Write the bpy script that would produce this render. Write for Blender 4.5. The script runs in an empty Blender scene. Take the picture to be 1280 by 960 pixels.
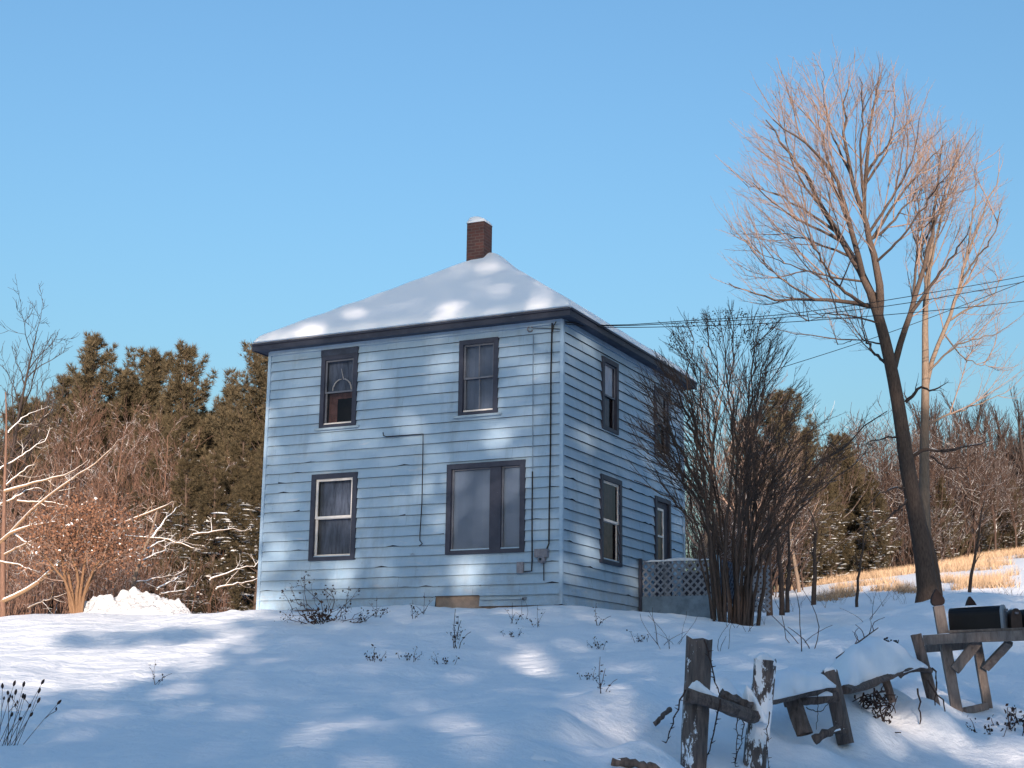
import bpy, math, random
import numpy as np
from mathutils import Vector, Matrix
R = random.Random(7)
NR = np.random.RandomState(11)
scene = bpy.context.scene
COL = scene.collection
V3 = lambda *a: np.array(a, float)

# ------------------------------------------------------------------ camera frame
CAM = V3(11.4489, -25.153, -2.0671)
YAW, PITCH, ROLL, FPX = .4619, .2166, .0129, 1830.53
def cam_axes():
    f = V3(-math.sin(YAW)*math.cos(PITCH), math.cos(YAW)*math.cos(PITCH), math.sin(PITCH))
    r = V3(math.cos(YAW), math.sin(YAW), 0); u = np.cross(r, f)
    c, s = math.cos(ROLL), math.sin(ROLL)
    return c*r+s*u, -s*r+c*u, f
CR, CU, CF = cam_axes()
FH = V3(-math.sin(YAW), math.cos(YAW), 0)      # horizontal forward
RH = V3(math.cos(YAW), math.sin(YAW), 0)       # horizontal right
def ray(px, py): return CF + (px-640)/FPX*CR - (py-480)/FPX*CU
def at(px, py, v):
    d = ray(px, py); return CAM + d*(v/(d @ FH))
def uv(p):
    d = np.asarray(p)-CAM; return d @ RH, d @ FH
def plane_pt(px, py, ax, val):
    d = ray(px, py); return CAM + d*((val-CAM[ax])/d[ax])
WID, DEP = 6.8437, 6.7159

# ------------------------------------------------------------------ noise
_tab = NR.rand(256, 256)
def vnoise(x, y):
    x = np.asarray(x, float); y = np.asarray(y, float)
    xi = np.floor(x).astype(int); yi = np.floor(y).astype(int)
    fx = x-xi; fy = y-yi
    fx = fx*fx*(3-2*fx); fy = fy*fy*(3-2*fy)
    a = _tab[xi % 256, yi % 256]; b = _tab[(xi+1) % 256, yi % 256]
    c = _tab[xi % 256, (yi+1) % 256]; d = _tab[(xi+1) % 256, (yi+1) % 256]
    return (a*(1-fx)+b*fx)*(1-fy)+(c*(1-fx)+d*fx)*fy - .5

# ------------------------------------------------------------------ terrain
_cp = []
def gp(px, py, v):
    p = at(px, py, v); u_, v_ = uv(p); _cp.append((u_, v_, p[2]))
def gw(x, y, z):
    u_, v_ = uv((x, y, z)); _cp.append((u_, v_, z))
for x in (-9.5, -6.9, -4.8, -3, -1, 0): gw(x, -.05, -.27 if x > -9 else -.3)
gw(-3.4, 3.4, -.35); gw(-6.9, 6.7, -.35)
for y in (1.5, 3.6, 6.7): gw(.05, y, -.22)
gw(3, 5, -.15)
for a in [(0,960,7.6),(320,960,7.6),(600,960,7.8),(0,905,11),(320,905,11.3),(600,900,11.6),(0,850,16),(320,850,16.2),(640,850,16.4),
          (0,806,22),(320,803,22),(640,800,21.5),(-60,778,28),(60,773,29),(160,769,29.5),(245,765,30),
          (800,795,22),(800,845,16),(900,778,27.5),(960,772,32),(900,810,21),(960,850,15.5),(1000,800,22),
          (870,972,9.8),(945,968,10),(800,960,9),(760,890,10.6),(810,892,10.8),(1060,936,11.2),(1010,905,11.6),
          (1150,890,13),(1100,905,12.4),(1195,912,13.4),(1235,895,14.2),(1280,930,12.8),(1290,880,15.5),
          (1090,778,20.5),(1140,752,20),(1190,742,20),(1240,752,20.5),(1290,768,21),(1120,812,17),(1220,830,16.8),(1060,850,14.8),
          (1000,768,36),(1000,746,54),(1000,735,63),(1100,752,44),(1100,722,62),(1190,738,46),(1200,708,68),(1290,742,44),(1290,690,80),(1400,684,82),
          (1400,760,34),(1400,920,13)]:
    gp(*a)
for u_, v_, z in [(-30,20,-1.2),(-30,40,0),(-40,70,.6),(-15,45,-.2),(-5,60,.2),(-12,70,.4),(6,75,1.8),(0,0,-3.65),(-20,0,-3.6),(20,0,-3.8),(0,-12,-3.7),(30,10,-2.6),
                  (-40,-20,-3.7),(40,-20,-3.9),(0,-35,-3.6),(60,60,3),(50,100,6),(0,110,3),(-50,110,1.5)]:
    _cp.append((u_, v_, z))
_cp = np.array(_cp)
def _phi(r2): return r2*np.log(np.maximum(r2, 1e-12))*.5
def _fit():
    n = len(_cp); P = _cp[:, :2]
    K = _phi(((P[:, None]-P[None])**2).sum(2)) + np.eye(n)*.02
    Q = np.hstack([np.ones((n, 1)), P])
    A = np.block([[K, Q], [Q.T, np.zeros((3, 3))]])
    return np.linalg.solve(A, np.concatenate([_cp[:, 2], np.zeros(3)]))
_tw = _fit()
def ground_uv(u_, v_):
    u_ = np.asarray(u_, float); v_ = np.asarray(v_, float); sh = u_.shape
    uf = np.clip(u_.ravel(), -70, 80); vf = np.clip(v_.ravel(), -45, 125)
    out = np.empty(len(uf))
    for i in range(0, len(uf), 20000):
        a, b = uf[i:i+20000], vf[i:i+20000]
        r2 = (a[:, None]-_cp[None, :, 0])**2+(b[:, None]-_cp[None, :, 1])**2
        out[i:i+20000] = _phi(r2) @ _tw[:-3] + _tw[-3]+_tw[-2]*a+_tw[-1]*b
    a, b = u_.ravel(), v_.ravel()
    near = np.exp(-(np.maximum(b-24, 0)/18)**2)*(b > -3)
    out += near*(.13*vnoise(a*.45+3, b*.33+7)+.075*vnoise(a*1.1, b*.9)+.05*vnoise(a*2.9, b*2.1+9)+.03*vnoise(a*6, b*5)+.03*np.maximum(vnoise(a*4.1+7, b*3.3)-.22, 0)*3)
    # low wind ridges running across the slope, and an old trodden line
    out += near*.035*np.maximum(vnoise(a*.5+20, b*2.2+30), 0)
    for (bu, bv, am, su, sv) in BANKS:
        g = np.exp(-((a-bu)/su)**2-((b-bv)/sv)**2); out += g*am*(1+.8*vnoise(a*2.3+5, b*2.0)+.35*vnoise(a*6.1, b*5.3))
    for (tx, ty, n_, st) in TRACKS:
        d = np.hypot(a-tx, (b-ty)); out -= n_*np.exp(-(d/st)**2)
    return out.reshape(sh)
TRACKS = []
BANKS = [((px-640)/FPX*v, v, am, su, sv) for px, v, am, su, sv in [(775,10.9,.09,.42,.5),(700,9.7,.16,.35,.35),(838,11.8,.24,.5,.6),(905,11.2,.24,.28,.3),(985,12.0,.24,.42,.4),(1035,12.3,.20,.35,.35),
         (1085,13.1,.26,.42,.45),(1130,13.9,.26,.36,.4),(940,12.8,.22,.6,.6),(1020,10.7,.10,.25,.3),(1090,11.9,.14,.25,.25),(1150,12.5,.14,.3,.25),(1190,12.3,.12,.4,.2),(1240,13.4,.14,.25,.2),(1265,12.3,.10,.4,.3),(660,8.6,.10,.3,.2),(800,9.0,.12,.25,.2)]]
_r = random.Random(4)
for k in range(26):                               # prints of an old track across the lawn
    TRACKS.append((-7.5+k*.42+_r.uniform(-.1,.1), 10.6+.10*k*.3+_r.uniform(-.22,.22), _r.uniform(.06,.12), .12))
for k in range(10):
    TRACKS.append((-3.4+_r.uniform(-.7,.7), 13.2+_r.uniform(-.7,.7), _r.uniform(.06,.11), .13))
for k in range(14):
    TRACKS.append((3.6+k*.33+_r.uniform(-.1,.1), 13.6+k*.62+_r.uniform(-.15,.15), .10, .13))
def gz(x, y):
    u_, v_ = uv((x, y, 0)); return float(ground_uv(np.array([u_]), np.array([v_]))[0])
def gpt(px, v, dz=0):
    """the ground point straight under pixel column px at forward distance v"""
    p = at(px, 760, v); p[2] = gz(p[0], p[1])+dz; return p
def ground_hit(px, py):
    d = ray(px, py); d = d/(d @ FH)
    ts = np.arange(5, 90, .15)
    P = CAM+d*ts[:, None]
    z = ground_uv((P-CAM) @ RH, (P-CAM) @ FH)
    i = np.argmax(P[:, 2] < z)
    return P[i] if P[i][2] < z[i] else None

# ------------------------------------------------------------------ mesh helpers
def tag(o, label=None, cat=None, group=None, kind=None):
    if label: o['label'] = label
    if cat: o['category'] = cat
    if group: o['group'] = group
    if kind: o['kind'] = kind
    return o
def thing(name, loc, label, cat, group=None, rotz=0):
    o = bpy.data.objects.new(name, None); COL.objects.link(o)
    o.empty_display_size = .2
    o.location = loc; o.rotation_euler = (0, 0, rotz)
    return tag(o, label, cat, group)
def origin(o):
    v = V3(0, 0, 0)
    while o is not None: v = v+np.array(o.location); o = o.parent
    return v
def mesh_obj(name, verts, loops, starts, totals, mats, parent=None, smooth=False, mi=None, loc=None):
    verts = np.asarray(verts, np.float32)
    base = origin(parent) if parent else (np.asarray(loc, float) if loc is not None else V3(0, 0, 0))
    verts = verts-base.astype(np.float32)
    me = bpy.data.meshes.new(name)
    me.vertices.add(len(verts)); me.vertices.foreach_set('co', verts.ravel())
    me.loops.add(len(loops)); me.loops.foreach_set('vertex_index', np.asarray(loops, np.int32))
    me.polygons.add(len(starts)); me.polygons.foreach_set('loop_start', np.asarray(starts, np.int32))
    me.polygons.foreach_set('loop_total', np.asarray(totals, np.int32))
    for m in (mats if isinstance(mats, (list, tuple)) else [mats]): me.materials.append(m)
    if mi is not None: me.polygons.foreach_set('material_index', np.asarray(mi, np.int32))
    me.polygons.foreach_set('use_smooth', np.full(len(starts), smooth))
    me.update(calc_edges=True); me.validate()
    o = bpy.data.objects.new(name, me); COL.objects.link(o)
    if parent: o.parent = parent
    elif loc is not None: o.location = loc
    return o
class MB:
    def __init__(s): s.v = []; s.f = []; s.m = []; s.n = 0
    def add(s, vs, fs, m=0):
        s.v.extend([tuple(p) for p in vs]); s.f.extend([tuple(i+s.n for i in f) for f in fs]); s.m.extend([m]*len(fs)); s.n += len(vs)
    def quad(s, a, b, c, d, m=0): s.add([a, b, c, d], [(0, 1, 2, 3)], m)
    def box(s, x0, x1, y0, y1, z0, z1, m=0):
        s.add([(x0,y0,z0),(x1,y0,z0),(x1,y1,z0),(x0,y1,z0),(x0,y0,z1),(x1,y0,z1),(x1,y1,z1),(x0,y1,z1)],
              [(0,3,2,1),(4,5,6,7),(0,1,5,4),(1,2,6,5),(2,3,7,6),(3,0,4,7)], m)
    def beam(s, p, q, w, h, side=None, jit=0., seg=1, m=0, taper=1.):
        """rectangular bar p to q; side = direction of the width w; jit roughens it"""
        p = np.asarray(p, float); q = np.asarray(q, float); d = q-p; L = np.linalg.norm(d); d = d/L
        sd = np.asarray(side if side is not None else RH, float); sd = sd-d*(sd @ d); sd /= np.linalg.norm(sd)
        up = np.cross(d, sd)
        vs = []
        for i in range(seg+1):
            t = i/seg; c = p+(q-p)*t; k = 1+(taper-1)*t
            for a, b in ((-1,-1),(1,-1),(1,1),(-1,1)):
                j = V3(R.uniform(-1,1), R.uniform(-1,1), R.uniform(-1,1))*jit if jit else 0
                vs.append(c+sd*a*w*k/2+up*b*h*k/2+j)
        fs = [(3,2,1,0), tuple(4*seg+i for i in range(4))]
        for i in range(seg):
            for k in range(4):
                a = 4*i+k; b = 4*i+(k+1) % 4; fs.append((a, b, b+4, a+4))
        s.add(vs, fs, m)
    def build(s, name, mats, parent=None, smooth=False, loc=None, bevel=0):
        loops = [i for f in s.f for i in f]; tot = np.array([len(f) for f in s.f]); st = np.concatenate([[0], np.cumsum(tot)[:-1]])
        o = mesh_obj(name, np.array(s.v), loops, st, tot, mats, parent, smooth, s.m, loc)
        if bevel:
            b = o.modifiers.new('bevel', 'BEVEL'); b.width = bevel; b.segments = 2; b.limit_method = 'ANGLE'
        return o
class Tubes:
    """many tapering tubes meshed at once"""
    def __init__(s): s.g = {}
    def add(s, pts, rad, k=4):
        pts = np.asarray(pts, float); s.g.setdefault((len(pts), k), []).append((pts, np.asarray(rad, float)))
    def arrays(s):
        V = []; F = []; off = 0
        for (n, k), L in s.g.items():
            P = np.array([a for a, _ in L]); Rr = np.array([b for _, b in L]); B = len(L)
            T = np.gradient(P, axis=1); T /= np.maximum(np.linalg.norm(T, axis=2, keepdims=True), 1e-9)
            ref = np.where(np.abs(T[:, :1, 2:3]) > .8, np.array([1., 0, 0]), np.array([0, 0, 1.])); ref = np.broadcast_to(ref, T.shape)
            A = np.cross(T, ref); A /= np.maximum(np.linalg.norm(A, axis=2, keepdims=True), 1e-9); Bn = np.cross(T, A)
            an = np.arange(k)*2*math.pi/k
            v = P[:, :, None]+Rr[:, :, None, None]*(A[:, :, None]*np.cos(an)[:, None]+Bn[:, :, None]*np.sin(an)[:, None])
            V.append(v.reshape(-1, 3))
            b = np.arange(B)[:, None, None]*n*k; i = np.arange(n-1)[None, :, None]*k; j = np.arange(k)[None, None]; j2 = (j+1) % k
            q = np.stack([b+i+j, b+i+j2, b+i+k+j2, b+i+k+j], -1).reshape(-1, 4)+off
            F.append(q); off += B*n*k
        return np.concatenate(V), np.concatenate(F)
    def build(s, name, mat, parent=None, smooth=True):
        V, F = s.arrays(); n = len(F)
        return mesh_obj(name, V, F.ravel(), np.arange(n)*4, np.full(n, 4), mat, parent, smooth)
def tri_obj(name, V, mat, parent=None, k=3, kindloc=None):
    n = len(V)//k
    return mesh_obj(name, V, np.arange(n*k), np.arange(n)*k, np.full(n, k), mat, parent, False, None, kindloc)
def unit(a): return a/np.maximum(np.linalg.norm(a, axis=-1, keepdims=True), 1e-9)
def needles(P, D, K, ln, wd, spread=.9):
    """K thin blades at every tuft point P along direction D"""
    P = np.repeat(P, K, 0); D = np.repeat(D, K, 0)
    d = unit(D+NR.normal(0, spread, P.shape))
    L = ln*NR.uniform(.55, 1.2, (len(P), 1)); sd = unit(np.cross(d, NR.normal(0, 1, P.shape)))*wd*NR.uniform(.6, 1.3, (len(P), 1))
    return np.stack([P-sd, P+sd, P+d*L], 1).reshape(-1, 3)
def blob_leaves(P, size):
    n = len(P); a = unit(NR.normal(0, 1, (n, 3))); b = unit(np.cross(a, NR.normal(0, 1, (n, 3))))
    s = size*NR.uniform(.5, 1.4, (n, 1))
    return np.stack([P-a*s, P+b*s*.6, P+a*s, P-b*s*.6], 1).reshape(-1, 3)
def kids(o): return [c for c in bpy.data.objects if c.parent == o]
def dup(o, loc, rotz=0, scale=1., label=None, tree=None):
    def rec(src, par):
        c = src.copy(); COL.objects.link(c); c.parent = par
        for ch in CH.get(src.name, []): rec(ch, c)
        return c
    if o.name not in CH: 
        def scan(x):
            CH[x.name] = kids(x)
            for y in CH[x.name]: scan(y)
        scan(o)
    n = rec(o, None); n.location = loc; n.rotation_euler = (0, 0, rotz)
    n.scale = (scale,)*3 if not isinstance(scale, tuple) else scale
    if label: n['label'] = label
    return n
CH = {}

# ------------------------------------------------------------------ materials
def nodes(name):
    m = bpy.data.materials.new(name); m.use_nodes = True; nt = m.node_tree
    return m, nt, nt.nodes['Principled BSDF'], nt.links
def N(nt, t, **k):
    n = nt.nodes.new(t)
    for a, b in k.items():
        if a in n.inputs.keys(): n.inputs[a].default_value = b
        else: setattr(n, a, b)
    return n
def rgba(c): return (c[0], c[1], c[2], 1)
def mixc(nt, fac, a, b):
    m = nt.nodes.new('ShaderNodeMix'); m.data_type = 'RGBA'
    for s, v in ((0, fac), (6, a), (7, b)):
        if isinstance(v, (float, int)): m.inputs[s].default_value = v
        elif isinstance(v, tuple): m.inputs[s].default_value = rgba(v)
        else: nt.links.new(v, m.inputs[s])
    return m.outputs[2]
def noise(nt, scale, detail=4, rough=.6, vec=None, stretch=None, obj=True):
    n = N(nt, 'ShaderNodeTexNoise'); n.inputs['Scale'].default_value = scale; n.inputs['Detail'].default_value = detail; n.inputs['Roughness'].default_value = rough
    tc = nt.nodes.new('ShaderNodeTexCoord'); src = tc.outputs['Object']
    if stretch:
        mp = nt.nodes.new('ShaderNodeMapping'); mp.inputs['Scale'].default_value = stretch; nt.links.new(src, mp.inputs[0]); src = mp.outputs[0]
    nt.links.new(src, n.inputs['Vector'])
    return n.outputs['Fac']
def ramp(nt, fac, a, b):
    r = nt.nodes.new('ShaderNodeMapRange'); r.inputs[1].default_value = a; r.inputs[2].default_value = b; nt.links.new(fac, r.inputs[0]); return r.outputs[0]
def bump(nt, bs, h, st, dist):
    b = nt.nodes.new('ShaderNodeBump'); b.inputs['Strength'].default_value = st; b.inputs['Distance'].default_value = dist
    nt.links.new(h, b.inputs['Height']); nt.links.new(b.outputs[0], bs.inputs['Normal'])
def up_mask(nt, lo, hi):
    g = nt.nodes.new('ShaderNodeNewGeometry'); s = nt.nodes.new('ShaderNodeSeparateXYZ'); nt.links.new(g.outputs['Normal'], s.inputs[0])
    return ramp(nt, s.outputs[2], lo, hi)
def math2(nt, op, a, b):
    m = nt.nodes.new('ShaderNodeMath'); m.operation = op
    for i, v in enumerate((a, b)):
        if isinstance(v, (float, int)): m.inputs[i].default_value = v
        else: nt.links.new(v, m.inputs[i])
    return m.outputs[0]
SNOWC = (.81, .88, .95)
def mat_snow(name, bs_=.25, sc=9, dist=.02):
    m, nt, b, l = nodes(name)
    b.inputs['Base Color'].default_value = rgba(SNOWC); b.inputs['Roughness'].default_value = .55; b.inputs['Specular IOR Level'].default_value = .25
    h = math2(nt, 'ADD', noise(nt, sc, 6, .65), math2(nt, 'MULTIPLY', noise(nt, sc*.22, 3, .5), 2.0))
    bump(nt, b, h, bs_, dist)
    return m
def mat_plain(name, c, rough=.7, var=.25, sc=6, spec=.3, stretch=None, c2=None, bmp=0, bd=.01):
    m, nt, b, l = nodes(name)
    f = noise(nt, sc, 5, .65, stretch=stretch)
    lo = tuple(x*(1-var) for x in c); hi = c2 or tuple(min(1, x*(1+var)) for x in c)
    l.new(mixc(nt, ramp(nt, f, .3, .7), lo, hi), b.inputs['Base Color'])
    b.inputs['Roughness'].default_value = rough; b.inputs['Specular IOR Level'].default_value = spec
    if bmp: bump(nt, b, f, bmp, bd)
    return m
def mat_bark(name, c, c2, snow=0., lo=.35, hi=.6, sc=8, nsc=1.5, stretch=(6, 6, 1), spec=.15):
    """bark; snow > 0 leaves snow lying on the upper side in broken stretches"""
    m, nt, b, l = nodes(name)
    f = noise(nt, sc, 5, .7, stretch=stretch)
    col = mixc(nt, ramp(nt, f, .3, .7), c, c2)
    if snow:
        k = math2(nt, 'MULTIPLY', up_mask(nt, lo, hi), ramp(nt, noise(nt, nsc, 3, .6), .62-snow*.5, .70-snow*.5))
        col = mixc(nt, k, col, SNOWC)
    l.new(col, b.inputs['Base Color'])
    b.inputs['Roughness'].default_value = .85; b.inputs['Specular IOR Level'].default_value = spec
    bump(nt, b, f, .5, .01)
    return m
def mat_leafy(name, c, c2, sc=1.3, snow=0., trans=0):
    m, nt, b, l = nodes(name)
    g = nt.nodes.new('ShaderNodeNewGeometry')
    f = math2(nt, 'ADD', math2(nt, 'MULTIPLY', g.outputs['Random Per Island'], .5), math2(nt, 'MULTIPLY', noise(nt, sc, 3, .6), .5))
    l.new(mixc(nt, ramp(nt, f, .25, .75), c, c2), b.inputs['Base Color'])
    b.inputs['Roughness'].default_value = .75; b.inputs['Specular IOR Level'].default_value = .1
    return m
M = {}
M['snow'] = mat_snow('snow_ground', .9, 11, .03)
M['snowcap'] = mat_snow('snow_cap', .3, 8, .02)
def mat_dirty_snow():
    m, nt, b, l = nodes('cleared_snow'); f = noise(nt, 3.5, 7, .7); g = noise(nt, 11, 5, .7)
    col = mixc(nt, ramp(nt, f, .42, .62), (.54, .60, .68), (.72, .78, .86)); l.new(mixc(nt, ramp(nt, g, .66, .72), col, (.50, .50, .50)), b.inputs['Base Color'])  # darker hollows paint shade between the lumps, along with some dirt
    b.inputs['Roughness'].default_value = .7; bump(nt, b, math2(nt, 'ADD', f, g), 1., .12); return m
M['snowpile'] = mat_dirty_snow()
# siding paint: pale blue, faded in streaks, with chips and grime
def mat_siding():
    m, nt, b, l = nodes('blue_siding')
    a = noise(nt, 1.3, 4, .6); fine = noise(nt, 14, 5, .7, stretch=(1, 1, .35)); streak = noise(nt, 2.2, 4, .65, stretch=(3.5, 3.5, .25))
    col = mixc(nt, ramp(nt, a, .3, .7), (.235, .375, .535), (.30, .435, .585))
    col = mixc(nt, math2(nt, 'MULTIPLY', ramp(nt, streak, .5, .75), .45), col, (.31, .43, .57))
    col = mixc(nt, math2(nt, 'MULTIPLY', ramp(nt, fine, .55, .8), .35), col, (.165, .275, .43))
    chip = noise(nt, 5.5, 6, .75, stretch=(.6, .6, 1.6))
    low = nt.nodes.new('ShaderNodeTexCoord'); s = nt.nodes.new('ShaderNodeSeparateXYZ'); l.new(low.outputs['Object'], s.inputs[0])
    k = math2(nt, 'MULTIPLY', ramp(nt, chip, .655, .675), ramp(nt, s.outputs[2], 2.6, .2))
    col = mixc(nt, math2(nt, 'MULTIPLY', k, .75), col, (.12, .13, .15))
    pale = noise(nt, 3.1, 6, .7, stretch=(.45, .45, 2.2)); col = mixc(nt, math2(nt, 'MULTIPLY', ramp(nt, pale, .60, .68), .5), col, (.42, .48, .55))
    stain = noise(nt, .9, 5, .7, stretch=(2.6, 2.6, .5)); col = mixc(nt, math2(nt, 'MULTIPLY', ramp(nt, stain, .52, .72), .38), col, (.15, .20, .26))
    splash = math2(nt, 'MULTIPLY', ramp(nt, s.outputs[2], .9, -.2), ramp(nt, noise(nt, 2.6, 6, .75), .40, .66)); col = mixc(nt, math2(nt, 'MULTIPLY', splash, .5), col, (.17, .19, .20))
    speck = noise(nt, 28, 3, .6); col = mixc(nt, math2(nt, 'MULTIPLY', ramp(nt, speck, .66, .70), .5), col, (.36, .40, .43))
    l.new(col, b.inputs['Base Color']); b.inputs['Roughness'].default_value = .6; b.inputs['Specular IOR Level'].default_value = .3
    bump(nt, b, fine, .2, .008)
    return m
M['siding'] = mat_siding()
M['siding_edge'] = mat_plain('siding_butt_edge', (.012, .020, .036), .8, .4, 9)  # near-black laps: weathered edge plus the shadow line painted in
def mat_flaked(name, c, c2, flake, th=.62, sc=4, stretch=(1, 1, 5)):
    m, nt, b, l = nodes(name)
    f = noise(nt, 6, 5, .7); col = mixc(nt, ramp(nt, f, .3, .7), c, c2)
    k = noise(nt, sc, 7, .78, stretch=stretch)
    col = mixc(nt, ramp(nt, k, th, th+.03), col, flake)
    l.new(col, b.inputs['Base Color']); b.inputs['Roughness'].default_value = .6; bump(nt, b, k, .25, .006)
    return m
M['fascia'] = mat_flaked('dark_fascia_paint', (.014, .019, .038), (.028, .036, .062), (.20, .21, .23), .64, 3, (1, 1, 9))
M['soffit'] = mat_plain('soffit_paint', (.035, .05, .085), .7, .3, 5)
M['casing'] = mat_flaked('dark_window_casing_paint', (.014, .020, .042), (.030, .038, .066), (.20, .20, .22), .69, 5, (1, 1, 1))
M['white'] = mat_plain('white_sash_paint', (.62, .63, .64), .5, .12, 8)
M['sashdark'] = mat_plain('grey_sash_paint', (.12, .14, .18), .6, .2, 8)
M['cement'] = mat_plain('foundation_block', (.23, .19, .165), .9, .25, 7, bmp=.4)
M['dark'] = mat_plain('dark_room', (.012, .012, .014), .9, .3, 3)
M['blind'] = mat_plain('grey_window_blind', (.105, .150, .225), .8, .12, 2)
M['blindpale'] = mat_plain('pale_drawn_blind', (.19, .265, .37), .8, .06, 1.5)
M['blindw'] = mat_plain('white_window_shade', (.84, .86, .88), .8, .04, 2)
M['blindt'] = mat_plain('tan_window_shade', (.36, .30, .25), .8, .3, 4)
M['curtain'] = mat_plain('grey_net_curtain', (.085, .115, .175), .9, .5, 6, stretch=(3, 3, .5))
M['brown'] = mat_plain('brown_curtain', (.12, .062, .055), .9, .4, 7)
def mat_glass():
    m = bpy.data.materials.new('window_glass'); m.use_nodes = True; nt = m.node_tree; nt.nodes.clear()
    o = nt.nodes.new('ShaderNodeOutputMaterial'); mx = nt.nodes.new('ShaderNodeMixShader'); t = nt.nodes.new('ShaderNodeBsdfTransparent'); g = nt.nodes.new('ShaderNodeBsdfGlossy')
    fr = nt.nodes.new('ShaderNodeFresnel'); fr.inputs[0].default_value = 1.48; g.inputs['Roughness'].default_value = .03; g.inputs['Color'].default_value = (.72, .62, .74, 1); t.inputs[0].default_value = (.90, .92, .97, 1)
    nt.links.new(fr.outputs[0], mx.inputs[0]); nt.links.new(t.outputs[0], mx.inputs[1]); nt.links.new(g.outputs[0], mx.inputs[2]); nt.links.new(mx.outputs[0], o.inputs[0])
    return m
M['glass'] = mat_glass()
def mat_brick():
    m, nt, b, l = nodes('chimney_brick')
    tc = nt.nodes.new('ShaderNodeTexCoord'); s = nt.nodes.new('ShaderNodeSeparateXYZ'); l.new(tc.outputs['Object'], s.inputs[0])
    c = nt.nodes.new('ShaderNodeCombineXYZ'); l.new(math2(nt, 'ADD', s.outputs[0], s.outputs[1]), c.inputs[0]); l.new(s.outputs[2], c.inputs[1])
    br = nt.nodes.new('ShaderNodeTexBrick'); l.new(c.outputs[0], br.inputs['Vector'])
    br.inputs['Scale'].default_value = 1; br.inputs['Brick Width'].default_value = .21; br.inputs['Row Height'].default_value = .073; br.inputs['Mortar Size'].default_value = .007
    br.inputs['Color1'].default_value = rgba((.085, .035, .032)); br.inputs['Color2'].default_value = rgba((.05, .026, .028)); br.inputs['Mortar'].default_value = rgba((.085, .07, .07))
    l.new(br.outputs['Color'], b.inputs['Base Color']); b.inputs['Roughness'].default_value = .9
    bump(nt, b, br.outputs['Fac'], -.5, .008)
    return m
M['brick'] = mat_brick()
M['cable'] = mat_plain('black_cable', (.012, .014, .018), .6, .2)
M['cablefaded'] = mat_plain('painted_cable', (.17, .25, .34), .6, .2)
M['greybox'] = mat_plain('grey_metal_box', (.17, .18, .22), .5, .3, 12)
M['porch'] = mat_plain('grey_blue_porch_paint', (.105, .14, .19), .7, .3, 5)
M['lattice'] = mat_plain('pale_lattice_paint', (.19, .23, .29), .7, .25, 6)
M['skirt'] = mat_plain('blue_skirt_paint', (.15, .225, .31), .7, .3, 5)
M['porchpale'] = mat_plain('pale_blue_porch_paint', (.27, .37, .46), .7, .2, 5)
M['barkbig'] = mat_bark('dark_furrowed_bark', (.036, .028, .026), (.105, .082, .07), .06, .8, .95)
M['barkpale'] = mat_bark('pale_bark', (.095, .075, .062), (.21, .17, .138), .1, .8, .95)
M['twig'] = mat_bark('reddish_twig_bark', (.15, .108, .094), (.29, .222, .19))
M['rustbark'] = mat_bark('orange_brown_bark', (.095, .058, .036), (.19, .12, .075))
M['twigdark'] = mat_bark('dark_shrub_bark', (.034, .028, .027), (.085, .066, .058), .16, .55, .8, nsc=2.2)
M['seed'] = mat_plain('dry_seed_heads', (.03, .022, .022), .9, .4, 9)
M['barksnow'] = mat_bark('snow_laden_bark', (.13, .085, .055), (.24, .17, .11), .85, .12, .5, nsc=1.2)
M['brush'] = mat_bark('reddish_brush_bark', (.085, .052, .042), (.185, .118, .092), .3, .35, .7)
M['brushfar'] = mat_bark('dark_brush_bark', (.034, .025, .023), (.082, .057, .049), .3, .35, .7)  # darker copy of the brush bark, standing in for shade on the far woods
M['far'] = mat_bark('grey_far_bark', (.022, .019, .020), (.055, .046, .045))  # grey bark darkened too, in place of shade on the far row
M['pine'] = mat_leafy('pine_needles', (.029, .029, .020), (.108, .089, .058))
M['pinedark'] = mat_leafy('dark_conifer_needles', (.019, .020, .015), (.085, .069, .042))
M['rust'] = mat_leafy('rust_dry_leaves', (.105, .056, .038), (.205, .115, .076))
M['grass'] = mat_leafy('dry_field_grass', (.29, .205, .135), (.50, .39, .28), .6)
M['weed'] = mat_plain('dry_weed_stalk', (.055, .035, .030), .9, .4, 8)
M['wood'] = mat_bark('weathered_split_wood', (.050, .040, .038), (.19, .155, .14), .0, sc=7, stretch=(5, 5, .8))
M['woodgrey'] = mat_bark('grey_weathered_plank', (.105, .092, .088), (.25, .22, .205), sc=6, stretch=(4, 4, 1))
M['black'] = mat_plain('black_mailbox_paint', (.006, .006, .008), .5, .3, 6, .3)
M['boxface'] = mat_plain('grey_mailbox_door', (.23, .26, .30), .5, .25, 8)
M['boxbrown'] = mat_plain('brown_mailbox_paint', (.05, .035, .032), .5, .3, 8)
M['crown'] = mat_leafy('snow_dusted_wood_foliage', (.20, .23, .26), (.55, .62, .70))  # pale and bluish so the unseen wood bounces fill light into the yard

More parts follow.
